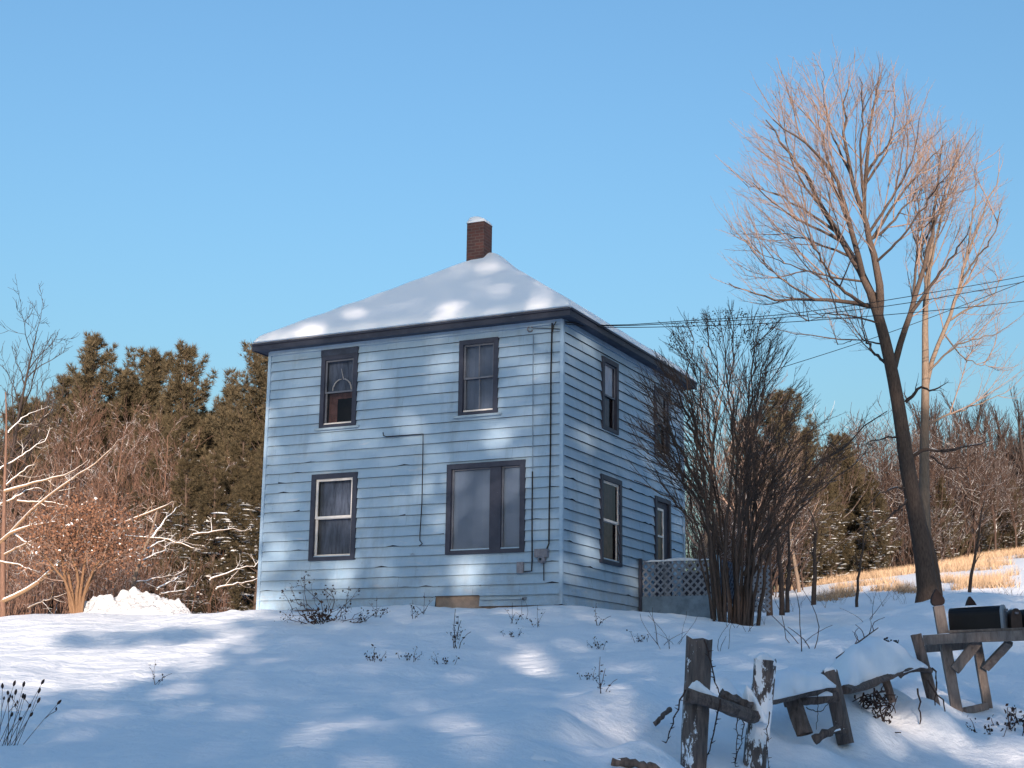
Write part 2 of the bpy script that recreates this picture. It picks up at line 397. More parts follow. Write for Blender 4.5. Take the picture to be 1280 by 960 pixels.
# ------------------------------------------------------------------ snow-covered ground: one sheet to the horizon
def axis(segs):
    out = []
    for a, b, st in segs: out += list(np.arange(a, b, st))
    return np.array(out+[segs[-1][1]])
vs_ = axis([(-1400,-200,200),(-200,-60,20),(-60,-4,2),(-4,6,.5),(6,17,.075),(17,30,.11),(30,48,.35),(48,90,.8),(90,130,4),(130,400,40),(400,2400,250)])
us_ = axis([(-1600,-300,200),(-300,-60,30),(-60,-14,2),(-14,-7,.4),(-7,7,.085),(7,14,.2),(14,32,.6),(32,80,3),(80,300,30),(300,1600,200)])
UU, VV = np.meshgrid(us_, vs_)
ZZ = ground_uv(UU, VV)
PP = CAM+UU[..., None]*RH+VV[..., None]*FH; PP[..., 2] = ZZ
nr, nc = UU.shape
i = np.arange(nr-1)[:, None]*nc+np.arange(nc-1)[None]
q = np.stack([i, i+1, i+1+nc, i+nc], -1).reshape(-1, 4)
go = mesh_obj('snowy_ground', PP.reshape(-1, 3), q.ravel(), np.arange(len(q))*4, np.full(len(q), 4), M['snow'], None, True)
tag(go, kind='structure')

# ------------------------------------------------------------------ the house
house = thing('house', (0, 0, 0), 'weathered pale blue two-storey house with snowy hip roof and brick chimney', 'house')
SID = .203
OPEN_F = [(-5.44, -4.73, 3.62, 5.0), (-2.14, -1.46, 3.64, 5.0), (-5.56, -4.64, .88, 2.47), (-2.36, -.84, .91, 2.49)]
OPEN_R = [(2.0, 2.68, 3.58, 4.92), (5.0, 5.74, 3.52, 4.88), (1.92, 2.80, .86, 2.45), (4.98, 5.74, .12, 2.40)]
def wall(name, a0, a1, P, opens, zmax=5.31, notch=None):
    """lap siding: P(a, n, z) maps wall coordinates to the world"""
    mb = MB(); TB, TT = .042, .006
    k = -1
    while True:
        z0 = k*SID; z1 = min((k+1)*SID, zmax)
        if z0 >= zmax: break
        pieces = [(a0, a1, z0, z1)]
        for (oa, ob, oz0, oz1) in opens+([notch] if notch else []):
            new = []
            for (xa, xb, za, zb) in pieces:
                if ob <= xa or oa >= xb or oz1 <= za or oz0 >= zb: new.append((xa, xb, za, zb)); continue
                if xa < oa: new.append((xa, oa, za, zb))
                if xb > ob: new.append((ob, xb, za, zb))
                m0, m1 = max(xa, oa), min(xb, ob)
                if za < oz0: new.append((m0, m1, za, oz0))
                if zb > oz1: new.append((m0, m1, oz1, zb))
            pieces = new
        joints = sorted(R.uniform(a0, a1) for _ in range(2))
        for (xa, xb, za, zb) in pieces:
            cuts = [xa]+[j for j in joints if xa+.05 < j < xb-.05]+[xb]
            for ca, cb in zip(cuts[:-1], cuts[1:]):
                gap = .0015 if cb != xb else 0
                n_ = max(1, int((cb-ca)/.16)); xs = np.linspace(ca, cb-gap, n_+1)
                off = R.uniform(-.001, .001)
                td = lambda z: TB+(TT-TB)*(z-z0)/SID
                zl = []
                for x in xs:
                    d = .010*float(vnoise(x*1.1+k*3.7, k*5.1+a0))+.006*float(vnoise(x*5+k*1.7, k*2.3))
                    if R.random() < .05 and k < 15: d += R.uniform(.008, .03)
                    zl.append(za+(d if za == z0 and k > -1 else 0))
                for x0, x1, q0, q1 in zip(xs[:-1], xs[1:], zl[:-1], zl[1:]):
                    mb.quad(P(x0, td(q0)+off, q0), P(x1, td(q1)+off, q1), P(x1, td(zb)+off, zb), P(x0, td(zb)+off, zb))
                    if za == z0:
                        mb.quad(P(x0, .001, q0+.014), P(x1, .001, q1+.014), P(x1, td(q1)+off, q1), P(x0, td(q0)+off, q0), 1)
        k += 1
    # backing boards behind the courses, with the openings left free
    cuts = [(a0+.02, a1-.02, -.2, zmax)]
    for (oa, ob, oz0, oz1) in opens+([notch] if notch else []):
        new = []
        for (xa, xb, za, zb) in cuts:
            if ob <= xa or oa >= xb or oz1 <= za or oz0 >= zb: new.append((xa, xb, za, zb)); continue
            if xa < oa: new.append((xa, oa, za, zb))
            if xb > ob: new.append((ob, xb, za, zb))
            m0, m1 = max(xa, oa), min(xb, ob)
            if za < oz0: new.append((m0, m1, za, oz0))
            if zb > oz1: new.append((m0, m1, oz1, zb))
        cuts = new
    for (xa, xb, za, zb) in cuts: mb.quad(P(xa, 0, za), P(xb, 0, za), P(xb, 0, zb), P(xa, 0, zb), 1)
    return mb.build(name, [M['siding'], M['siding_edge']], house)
PF = lambda a, n, z: (a, -n, z)
PR = lambda a, n, z: (n, a, z)
PL = lambda a, n, z: (-WID-n, a, z)
PB = lambda a, n, z: (a, DEP+n, z)
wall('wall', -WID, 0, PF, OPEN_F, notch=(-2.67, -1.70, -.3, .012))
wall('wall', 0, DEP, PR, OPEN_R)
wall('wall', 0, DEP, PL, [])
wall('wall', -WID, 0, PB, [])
# corner boards
for (x, y, sx, sy) in ((0,0,1,-1),(-WID,0,-1,-1),(0,DEP,1,1),(-WID,DEP,-1,1)):
    xa, xb = sorted((x-sx*.012, x+sx*.058)); ya, yb = sorted((y-sy*.012, y+sy*.058))
    mb = MB(); mb.box(xa, xb, ya, yb, -.19, 5.30); mb.build('corner_board', M['siding'], house)
# foundation
mb = MB()
for (x0, x1, y0, y1) in ((-WID+.03, -.03, .035, .25), (-WID+.03, -.03, DEP-.25, DEP-.035), (-.25, -.035, .26, DEP-.26), (-WID+.035, -WID+.25, .26, DEP-.26)):
    mb.box(x0, x1, y0, y1, -.75, .10)
mb.build('foundation', M['cement'], house)

def window(P, a0, a1, z0, z1, cw, name='window', sash='casing', style='double', blind=None, lower='dark', mull=None, sill=True, glass_rect=None, munt=False, stripe=True, header=0):
    """a0..z1 is the outer casing; cw its width. Parts: casing (this mesh) > sash, pane, blind, sill"""
    mb = MB()
    bx = lambda a, b, n0, n1, c, d, mi=0, to=mb: to.add([P(*t) for t in ((a,n0,c),(b,n0,c),(b,n1,c),(a,n1,c),(a,n0,d),(b,n0,d),(b,n1,d),(a,n1,d))],
              [(0,3,2,1),(4,5,6,7),(0,1,5,4),(1,2,6,5),(2,3,7,6),(3,0,4,7)], mi)
    T = .066
    bx(a0, a0+cw, -.02, T, z0, z1); bx(a1-cw, a1, -.02, T, z0, z1)
    bx(a0+cw, a1-cw, -.02, T+.003, z1-cw, z1); bx(a0+cw, a1-cw, -.02, T-.003, z0, z0+cw*.75)
    # reveal and the dark room behind
    g0, g1, h0, h1 = a0+cw, a1-cw, z0+cw*.75, z1-cw
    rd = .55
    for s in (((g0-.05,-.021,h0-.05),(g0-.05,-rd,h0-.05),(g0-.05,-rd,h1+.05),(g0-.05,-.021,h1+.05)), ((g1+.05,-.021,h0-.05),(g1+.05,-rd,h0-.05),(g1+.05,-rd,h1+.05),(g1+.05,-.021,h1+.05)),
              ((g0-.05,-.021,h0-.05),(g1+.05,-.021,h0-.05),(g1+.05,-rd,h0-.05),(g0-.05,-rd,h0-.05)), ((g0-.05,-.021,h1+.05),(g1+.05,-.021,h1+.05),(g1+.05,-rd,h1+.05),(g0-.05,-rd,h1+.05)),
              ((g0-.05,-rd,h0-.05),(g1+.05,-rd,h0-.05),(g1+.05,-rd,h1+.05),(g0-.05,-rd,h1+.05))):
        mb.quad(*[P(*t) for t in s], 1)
    w = mb.build(name, [M['casing'], M['dark']], house)
    if header:
        hb = MB(); bx(a0-.02, a1-cw-.005, .02, T-.004, z1+.004, z1+header, to=hb); bx(a1-cw, a1+.006, .02, T+.006, z1+.004, z1+header, 0, hb)
        hb.build('header_board', [M['soffit']], w)
    sb = MB(); sw = .05 if sash == 'white' else .035; zm = (h0+h1)/2
    fr = [(g0, g0+sw), (g1-sw, g1)]
    m2 = M['white'] if sash == 'white' else M['sashdark']
    def frame(c, d, n):
        bx(g0, g0+sw, n-.03, n, c, d, 0, sb); bx(g1-sw, g1, n-.03, n, c, d, 0, sb)
        bx(g0+sw, g1-sw, n-.03, n-.002, c, c+sw, 0, sb); bx(g0+sw, g1-sw, n-.03, n-.002, d-sw, d, 0, sb)
    pb = MB()
    def pane(a, b, c, d, n): pb.quad(P(a, n, c), P(b, n, c), P(b, n, d), P(a, n, d))
    if style == 'double':
        frame(zm-.02, h1, .024); frame(h0, zm+.02, -.008)
        pane(g0+sw*.6, g1-sw*.6, zm, h1-sw*.5, .008); pane(g0+sw*.6, g1-sw*.6, h0+sw*.5, zm, -.024)
        if munt:
            c = (g0+g1)/2
            bx(c-.012, c+.012, .004, .022, zm+.02, h1-sw, 0, sb); bx(c-.012, c+.012, -.028, -.010, h0+sw, zm-.02, 0, sb)
    else:
        for (c, d) in mull:
            bx(c, c+.03, -.03, .0, h0, h1, 0, sb); bx(d-.03, d, -.03, .0, h0, h1, 0, sb); bx(c+.03, d-.03, -.03, -.002, h1-.03, h1, 0, sb); bx(c+.03, d-.03, -.03, -.002, h0, h0+.03, 0, sb)
            pane(c+.02, d-.02, h0+.02, h1-.02, -.015)
        bx(mull[0][1], mull[1][0], -.035, .046, h0, h1, 1, sb)
    sb.build('sash', [m2, M['casing']], w)
    pb.build('pane', M['glass'], w)
    if stripe and sash != 'white':
        st = MB(); bx(g0+.01, g1-.01, -.006, .034, h0, h0+.035, 0, st); st.build('sash_rail', M['white'], w)
    for (mat, c, d, dn, inset) in (blind or []):
        bb = MB(); n_ = 14; aa, ab = g0+inset[0], g1-inset[1]
        for j in range(n_):
            x0 = aa+(ab-aa)*j/n_; x1 = aa+(ab-aa)*(j+1)/n_
            f = lambda jj: -dn-.006*math.sin(jj*1.9)
            bb.quad(P(x0, f(j), c), P(x1, f(j+1), c), P(x1, f(j+1), d), P(x0, f(j), d))
        bb.build('blind' if mat.startswith('blind') else 'curtain', M[mat], w, True)
    if sill:
        sl = MB(); bx(a0-.09, a1+.09, .02, .10, z0-.045, z0-.003, 0, sl); sl.build('sill', M['porchpale'], w)
    return w
# front, upstairs left: raised sash, dark lower half, a pale hoop behind the glass
w = window(PF, -5.53, -4.64, 3.535, 5.08, .095, style='double', header=.133,
           blind=[('curtain', 4.33, 4.98, .10, (0, 0)), ('brown', 3.6, 4.3, .16, (0, .50)), ('brown', 4.18, 4.3, .15, (.1, 0))])
hp = Tubes(); th = np.linspace(0, math.pi, 11)
hp.add([(-5.06-.23*math.cos(t), .045, 4.34+.24*math.sin(t)) for t in th], [.016]*11, 5)
hp.add([(-5.03, .045, 4.56), (-5.10, .05, 4.80)], [.010, .006], 4)
hp.build('curtain_hoop', M['white'], w)
window(PF, -2.235, -1.363, 3.55, 5.09, .095, munt=True, blind=[('blind', 3.6, 5.0, .07, (0, 0))])
window(PF, -5.655, -4.548, .786, 2.57, .10, sash='white', sill=False, blind=[('curtain', .85, 2.5, .14, (0, 0))])
window(PF, -2.458, -.743, .806, 2.588, .10, style='picture', mull=[(-2.36, -1.50), (-1.26, -.842)], sill=False, blind=[('blindpale', .86, 2.5, .055, (0, 0))], stripe=False)
# right wall
window(PR, 1.905, 2.755, 3.485, 5.005, .10, blind=[('blindw', 4.23, 4.95, .028, (0, 0)), ('brown', 3.55, 4.21, .12, (0, 0))], sill=False, stripe=False)
window(PR, 4.90, 5.82, 3.42, 4.97, .10, blind=[('blindt', 4.22, 4.9, .05, (0, 0)), ('brown', 3.5, 4.2, .2, (0, 0))], sill=False)
window(PR, 1.825, 2.92, .755, 2.54, .10, sash='white', sill=False, blind=[('brown', .82, 2.48, .10, (0, 0))])
# back door beside the porch: dark slab with a white-framed light
mb = MB(); d = (4.88, 5.84, .04, 2.50)
mb.box(-.02, .066, d[0], d[0]+.10, d[2], d[3]); mb.box(-.02, .066, d[1]-.10, d[1], d[2], d[3]); mb.box(-.02, .070, d[0]+.10, d[1]-.10, d[3]-.10, d[3])
mb.box(-.03, .012, d[0]+.10, d[1]-.10, d[2], 1.02); mb.box(-.03, .012, d[0]+.10, d[0]+.14, 1.02, d[3]-.10); mb.box(-.03, .012, 5.47, d[1]-.10, 1.02, d[3]-.10)
mb.box(-.03, .010, d[0]+.14, 5.47, 2.26, d[3]-.10)
door = mb.build('door', M['casing'], house)
mb = MB()
for (a, b, c, e) in ((5.02,5.07,1.02,2.26),(5.42,5.47,1.02,2.26),(5.07,5.42,1.02,1.07),(5.07,5.42,2.21,2.26),(5.07,5.42,1.62,1.66)): mb.box(-.01, .022, a, b, c, e)
mb.build('frame', M['white'], door)
mb = MB(); mb.quad((.004,5.07,1.07),(.004,5.42,1.07),(.004,5.42,2.21),(.004,5.07,2.21)); mb.build('pane', M['glass'], door)
mb = MB(); mb.quad((-.06,5.03,1.03),(-.06,5.46,1.03),(-.06,5.46,2.25),(-.06,5.03,2.25)); mb.build('curtain', M['brown'], door)
kb = Tubes(); kb.add([(.012,5.56,1.0),(.05,5.56,1.0),(.07,5.56,1.0),(.085,5.56,1.0)], [.012,.012,.028,.010], 8); kb.build('handle', M['greybox'], door)

# roof: board deck with dark fascia and soffit, thick snow on top
OV = .31; ZE0, ZE1 = 5.335, 5.435
mb = MB()
x0, x1, y0, y1 = -WID-OV, OV, -OV, DEP+OV
apx = (-WID/2, DEP/2, 7.86)
def fas(p, q, n):                                 # one fascia board, slightly uneven, with a narrow crown strip above
    p = V3(*p); q = V3(*q); n = V3(*n)
    mb.beam(p-V3(0,0,.055)-n*.012, q-V3(0,0,.055)-n*.012, .024, .11, n, .0025, 18, 0)
    mb.beam(p+V3(0,0,.022)+n*.006, q+V3(0,0,.022)+n*.006, .05, .04, n, .002, 18, 0)
zc = ZE1-.03
fas((x0,y0,zc),(x1,y0,zc),(0,-1,0)); fas((x1,y0+.03,zc),(x1,y1-.03,zc),(1,0,0)); fas((x1,y1,zc),(x0,y1,zc),(0,1,0)); fas((x0,y1-.03,zc),(x0,y0+.03,zc),(-1,0,0))
s0 = 5.315
mb.box(x0+.03, x1-.03, y0+.03, -.036, s0, s0+.012, 1); mb.box(x0+.03, x1-.03, DEP+.036, y1-.03, s0, s0+.012, 1)
mb.box(x0+.03, -WID-.036, -.036, DEP+.036, s0, s0+.012, 1); mb.box(.036, x1-.03, -.036, DEP+.036, s0, s0+.012, 1)
# frieze board under the soffit
mb.box(-WID-.03, .03, -.062, -.012, 5.22, s0-.002, 2); mb.box(.012, .062, .036, DEP+.03, 5.22, s0-.002, 2)
c4 = [(x0+.02,y0+.02,ZE1),(x1-.02,y0+.02,ZE1),(x1-.02,y1-.02,ZE1),(x0+.02,y1-.02,ZE1)]
mb.add(c4+[apx], [(0,1,4),(1,2,4),(2,3,4),(3,0,4)], 1)
roof = mb.build('roof', [M['fascia'], M['soffit'], M['siding']], house)
def roof_snow():
    xs = np.unique(np.concatenate([np.linspace(x0, x1, 130), x0+np.array([.02,.05,.09]), x1-np.array([.02,.05,.09])]))
    ys = np.unique(np.concatenate([np.linspace(y0, y1, 130), y0+np.array([.02,.05,.09]), y1-np.array([.02,.05,.09])]))
    X, Y = np.meshgrid(xs, ys)
    dx = np.minimum(X-x0, x1-X); dy = np.minimum(Y-y0, y1-Y); sl = (7.94-ZE1)/(DEP/2+OV)
    kx = .075; h = -kx*np.log(np.exp(-dx*sl/kx)+np.exp(-dy*sl/kx))      # rounded hips
    h = np.maximum(h+kx*.55*np.exp(-np.minimum(dx, dy)/.5), .0)
    e = np.minimum(dx, dy)
    t = (.15+.03*vnoise(X*1.9+Y*1.9, X*.3-Y*.3+4))*(1-np.exp(-(e+.012)/.07))+.018*vnoise(X*.7, Y*.7+3)*np.minimum(1, e/.5)+.010*vnoise(X*2.1+5, Y*2.1)*np.minimum(1, e/.3)
    right = np.clip((X-(-.2))/.6, 0, 1)*np.clip((Y-3)/2.5, 0, 1); t = t*(1-.25*right)+right*.05*vnoise(X*3, Y*2.5)
    # a lump of drift behind the chimney top
    t += .09*np.exp(-((X+3.15)**2+(Y-3.45)**2)/.09)
    Z = ZE1+.012+np.minimum(e*sl, h+.02)*.985+np.maximum(t, .01)
    rr, cc = X.shape
    V = np.stack([X, Y, Z], -1).reshape(-1, 3)
    i = np.arange(rr-1)[:, None]*cc+np.arange(cc-1)[None]
    F = np.stack([i, i+1, i+1+cc, i+cc], -1).reshape(-1, 4)
    rim = np.concatenate([np.arange(cc), np.arange(1, rr)*cc+cc-1, (rr-1)*cc+np.arange(cc-2, -1, -1), np.arange(rr-2, 0, -1)*cc])
    low = V[rim].copy(); low[:, 2] = ZE1-.002; n0 = len(V); V = np.concatenate([V, low]); m = len(rim)
    S = np.array([[rim[(a+1) % m], rim[a], n0+a, n0+(a+1) % m] for a in range(m)])
    F = np.concatenate([F, S[:, ::-1]])
    return mesh_obj('snow', V, F.ravel(), np.arange(len(F))*4, np.full(len(F), 4), M['snowcap'], roof, True)
roof_snow()
mb = MB()
cx0, cx1, cy0, cy1 = -3.80, -3.36, 3.05, 3.47
mb.box(cx0, cx1, cy0, cy1, 7.3, 8.74)
mb.box(cx0+.10, cx1-.10, cy0+.10, cy1-.10, 8.742, 8.78)
chim = mb.build('chimney', M['brick'], house, bevel=.008)
mb = MB(); n = 9
g = [[(cx0-.012+(cx1-cx0+.024)*a/(n-1), cy0-.012+(cy1-cy0+.024)*b/(n-1)) for a in range(n)] for b in range(n)]
vs = []; fs = []
for b in range(n):
    for a in range(n):
        e = min(a, b, n-1-a, n-1-b)
        vs.append((*g[b][a], 8.742+(.0 if e == 0 else .10+.05*math.sin(a*.7)*.6+.025*min(e, 3))))
for b in range(n-1):
    for a in range(n-1): k = b*n+a; fs.append((k, k+1, k+1+n, k+n))
mb.add(vs, fs); mb.build('snow', M['snowcap'], chim, True)

# wiring and boxes on the front wall
def on_front(px, py, n=.068): 
    p = plane_pt(px, py, 1, 0); p[1] = -n; return p
def cable(name, pts, r, mat, parent, k=6):
    t = Tubes(); t.add(pts, [r]*len(pts), k); return t.build(name, mat, parent)
cable('cable', [on_front(*q) for q in ((481,541),(481.5,545),(485,546.5),(505,545),(531,543),(530.5,580),(529.5,630),(527,668),(527,676),(530,680),(526,683))], .010, M['cable'], house)
cable('cable', [on_front(*q) for q in ((692,405),(690.5,470),(690,560),(688.5,640),(688,680),(684,690))], .016, M['cable'], house)
cable('cable', [on_front(*q) for q in ((667.5,590),(667,640),(667,700),(666.5,714),(657,715))], .014, M['cable'], house)
cable('cable', [on_front(*q, n=.062) for q in ((668.5,420),(668,480),(667.7,540),(667.5,590))], .011, M['cablefaded'], house)
cable('cable', [on_front(*q, n=.068) for q in ((668,411),(690,411.5),(702,412.5))], .008, M['cable'], house)
cable('cable', [on_front(*q, n=.068) for q in ((697,403),(694,408),(692.5,416))], .010, M['cable'], house)
cable('cable', [on_front(*q, n=.062) for q in ((681.5,704),(681.5,726))], .010, M['cable'], house)
hook = Tubes(); c = on_front(664, 412, .05); hook.add([c+V3(.055*math.cos(t), 0, .055*math.sin(t)) for t in np.linspace(.3, 5.9, 13)], [.014]*13, 6); hook.build('cable_bracket', M['greybox'], house)
def boxon(name, q0, q1, dep, mat):
    a = plane_pt(*q0, 1, 0); b = plane_pt(*q1, 1, 0); m = MB(); m.box(a[0], b[0], -dep, -.02, b[2], a[2]); return m.build(name, mat, house, bevel=.01)
boxon('meter_box', (671,687), (687,697), .13, M['greybox'])
mt = Tubes(); c = on_front(680, 700, .10); mt.add([c+V3(0,.06,0), c+V3(0,0,0), c+V3(0,-.05,0), c+V3(0,-.07,0)], [.075,.075,.068,.03], 12); mt.build('meter', M['greybox'], house)
boxon('junction_box', (648,703), (656,717), .09, M['greybox'])
pp = MB(); pp.box(-1.66, -.75, -.066, -.02, -.085, -.045); pp.build('drip_board', M['porchpale'], house)
pp = Tubes(); c = V3(-.72,-.05,-.07); pp.add([c+V3(0,.05,0), c, c+V3(0,-.06,-.01), c+V3(.0,-.08,-.02)], [.03,.03,.035,.02], 8); pp.build('pipe_outlet', M['boxface'], house)

# ------------------------------------------------------------------ lattice porch on the right side
po = thing('porch', (0, 3.95, -.1), 'low grey-blue porch with lattice railing and snowy top beside the right wall', 'porch')
PX = plane_pt(893, 730, 1, 3.95)[0]
PZ0, PZ1, PZ2 = -.12, .22, .98
def lattice(name, a0, a1, z0, z1, P, mat, st=.165, w=.044):
    mb = MB(); H = z1-z0; Lh = a1-a0
    for s, n in ((1, .006), (-1, -.006)):
        k = -H if s > 0 else 0
        t = a0-H
        while t < a1+H:
            p = [(t, z0), (t+H, z1)] if s > 0 else [(t, z1), (t+H, z0)]
            (ax, az), (bx_, bz) = p
            ca, cb = max(ax, a0), min(bx_, a1)
            if cb-ca > .03:
                f = lambda x: az+(bz-az)*(x-ax)/(bx_-ax)
                mb.beam(V3(*P(ca, n, f(ca))), V3(*P(cb, n, f(cb))), .010, w, V3(*P(0, 1, 0))-V3(*P(0, 0, 0)), .001, 1)
            t += st
    return mb.build(name, mat, po)
PO = lambda a, n, z: (a, 3.95-n, z)
lattice('lattice_panel', .06, PX, PZ1, PZ2, PO, M['lattice'])
mb = MB(); mb.box(.06, PX, 3.90, 3.925, PZ0-.3, PZ1); mb.build('skirt_board', M['skirt'], po)
mb = MB(); mb.box(.05, .11, 3.86, 3.93, PZ0-.2, PZ2+.04); mb.build('post', M['casing'], po)
mb = MB(); mb.box(PX+.004, PX+.12, 3.84, 3.96, PZ0-.3, PZ2+.06); mb.build('post', M['porchpale'], po)
mb = MB(); mb.box(.56, .66, 3.98, 4.06, PZ1, PZ2-.1); mb.build('post', M['porch'], po)
mb = MB(); mb.box(.06, PX+.1, 6.56, 6.6, .11, .95); mb.build('back_panel', M['fascia'], po)  # dark sheet added so the view through the lattice looks shaded
mb = MB(); mb.box(.06, PX+.1, 4.0, 6.6, .05, .10); mb.build('deck', M['porch'], po)
PX2 = plane_pt(962, 730, 1, 4.6)[0]
lattice('lattice_panel', PX+.25, PX2, -.1, .86, lambda a, n, z: (a, 4.6-n, z), M['lattice'], .12)
lattice('lattice_panel', 3.98, 6.6, PZ1, PZ2, lambda a, n, z: (PX+.06+n, a, z), M['soffit'])
def snow_strip(name, p, q, w, h, parent, seed=0, gaps=.25):
    """broken ridge of snow lying along a rail from p to q"""
    p = V3(*p); q = V3(*q); L = np.linalg.norm(q-p); d = (q-p)/L; sd = unit(np.cross(d, V3(0,0,1)))
    n = max(6, int(L/.05)); V = []; F = []
    for i in range(n+1):
        t = i/n; c = p+(q-p)*t
        k = max(.08, min(1, .75+1.3*float(vnoise(t*L*2.3+seed, seed*1.7)) - gaps*max(0, float(vnoise(t*L*4+seed*3, 9.1))*4)))*min(1, 6*t+.15, 6*(1-t)+.15)
        for a in np.linspace(0, math.pi, 8):
            V.append(c+sd*math.cos(a)*w*.5*(.6+.4*k)+V3(0, 0, 1)*math.sin(a)*h*k)
    for i in range(n):
        for a in range(7): s = i*8+a; F.append((s, s+1, s+9, s+8))
    m = MB(); m.add(V, F); return m.build(name, M['snowcap'], parent, True)
snow_strip('snow', (.1, 3.95, PZ2-.03), (PX, 3.95, PZ2-.03), .06, .07, po, 3, .6)
snow_strip('snow', (.1, 4.25, .10), (PX, 4.25, .10), .55, .16, po, 5, .1)
# ------------------------------------------------------------------ trees
def rot_about(d, ang, az):
    """tilt unit vector d by ang in a random-azimuth direction az"""
    d = unit(np.asarray(d, float)); a = np.cross(d, (0, 0, 1.) if abs(d[2]) < .9 else (1., 0, 0)); a = unit(a); b = np.cross(d, a)
    return d*math.cos(ang)+(a*math.cos(az)+b*math.sin(az))*math.sin(ang)
def twigs(T, p, d, L, r, lvl, rng, up=.25, wob=.16, n=6, ang=(.45, .95), nch=(4, 7), shrink=(.38, .62), rmin=.004, k=3, tips=None, start=.2, flat=None):
    """grow a branch and its twigs into tube sets; T[lvl] is where this level goes"""
    d = unit(np.asarray(d, float)); P = [np.asarray(p, float)]; D = [d]
    for i in range(n-1):
        d = unit(d+V3(rng.gauss(0, wob), rng.gauss(0, wob), rng.gauss(0, wob)+up*.35))
        P.append(P[-1]+d*L/(n-1)); D.append(d)
    rad = [max(rmin*.6, r*(1-.8*i/(n-1))) for i in range(n)]
    T[min(lvl, len(T)-1)].add(P, rad, k if lvl else max(k, 5))
    if tips is not None and lvl >= len(T)-2: tips.append((P[-1], D[-1]))
    if lvl >= len(T)-1: return P
    m = rng.randint(*nch)
    for j in range(m):
        t = start+(1-start)*(j+rng.random())/m; x = t*(n-1); i = min(n-2, int(x)); q = P[i]+(P[i+1]-P[i])*(x-i)
        nd = rot_about(D[i], rng.uniform(*ang), rng.uniform(0, 6.283))
        if flat is not None: nd = unit(nd*V3(1, 1, flat))
        twigs(T, q, nd, L*rng.uniform(*shrink)*(1.15-.5*t), max(rmin, r*(1-.75*t)*.6), lvl+1, rng, up, wob, max(4, n-1), ang, nch, shrink, rmin, 3, tips, start, flat)
    return P
def crown(parent, mat, tubes, name='crown'):
    t = Tubes()
    for q in tubes:
        for key, L in q.g.items(): t.g.setdefault(key, []).extend(L)
    return t.build(name, mat, parent) if t.g else None
def along(pts, n):
    pts = np.array(pts, float); s = np.concatenate([[0], np.cumsum(np.linalg.norm(np.diff(pts, axis=0), axis=1))]); s /= s[-1]
    t = np.linspace(0, 1, n); 
    lin = np.stack([np.interp(t, s, pts[:, i]) for i in range(3)], 1)
    for _ in range(2): lin[1:-1] = (lin[:-2]+2*lin[1:-1]+lin[2:])/4
    return lin
def traced(T, twT, pts, r0, r1, rng, n=14, k=7, per=1.0, L=1.6, up=.4, lv=1, start=.15, tips=None, ang=(.5, 1.0), rmin=.006, nch=(4, 7), jit=.03, wob=.12):
    """a limb through the given points, clothed with twigs"""
    P = along(pts, n)+NR.normal(0, jit, (n, 3))*np.linspace(.1, 1, n)[:, None]
    rad = np.linspace(r0, r1, n); T.add(P, rad, k)
    ln = np.linalg.norm(P[-1]-P[0]); m = int(ln*per)
    for j in range(m):
        t = start+(1-start)*(j+rng.random())/m; x = min(t*(n-1), n-1.01); i = int(x); q = P[i]+(P[i+1]-P[i])*(x-i)
        nd = rot_about(P[i+1]-P[i], rng.uniform(*ang), rng.uniform(0, 6.283))
        twigs(twT, q, nd, L*rng.uniform(.55, 1.2)*(1.1-.55*t), max(rmin*1.3, rad[i]*.42), 0, rng, up, wob, 6, ang, nch, rmin=rmin, tips=tips)
    twigs(twT, P[-1], P[-1]-P[-2], L*.55, r1, 0, rng, up, wob, 6, ang, nch, rmin=rmin, tips=tips)
    return P

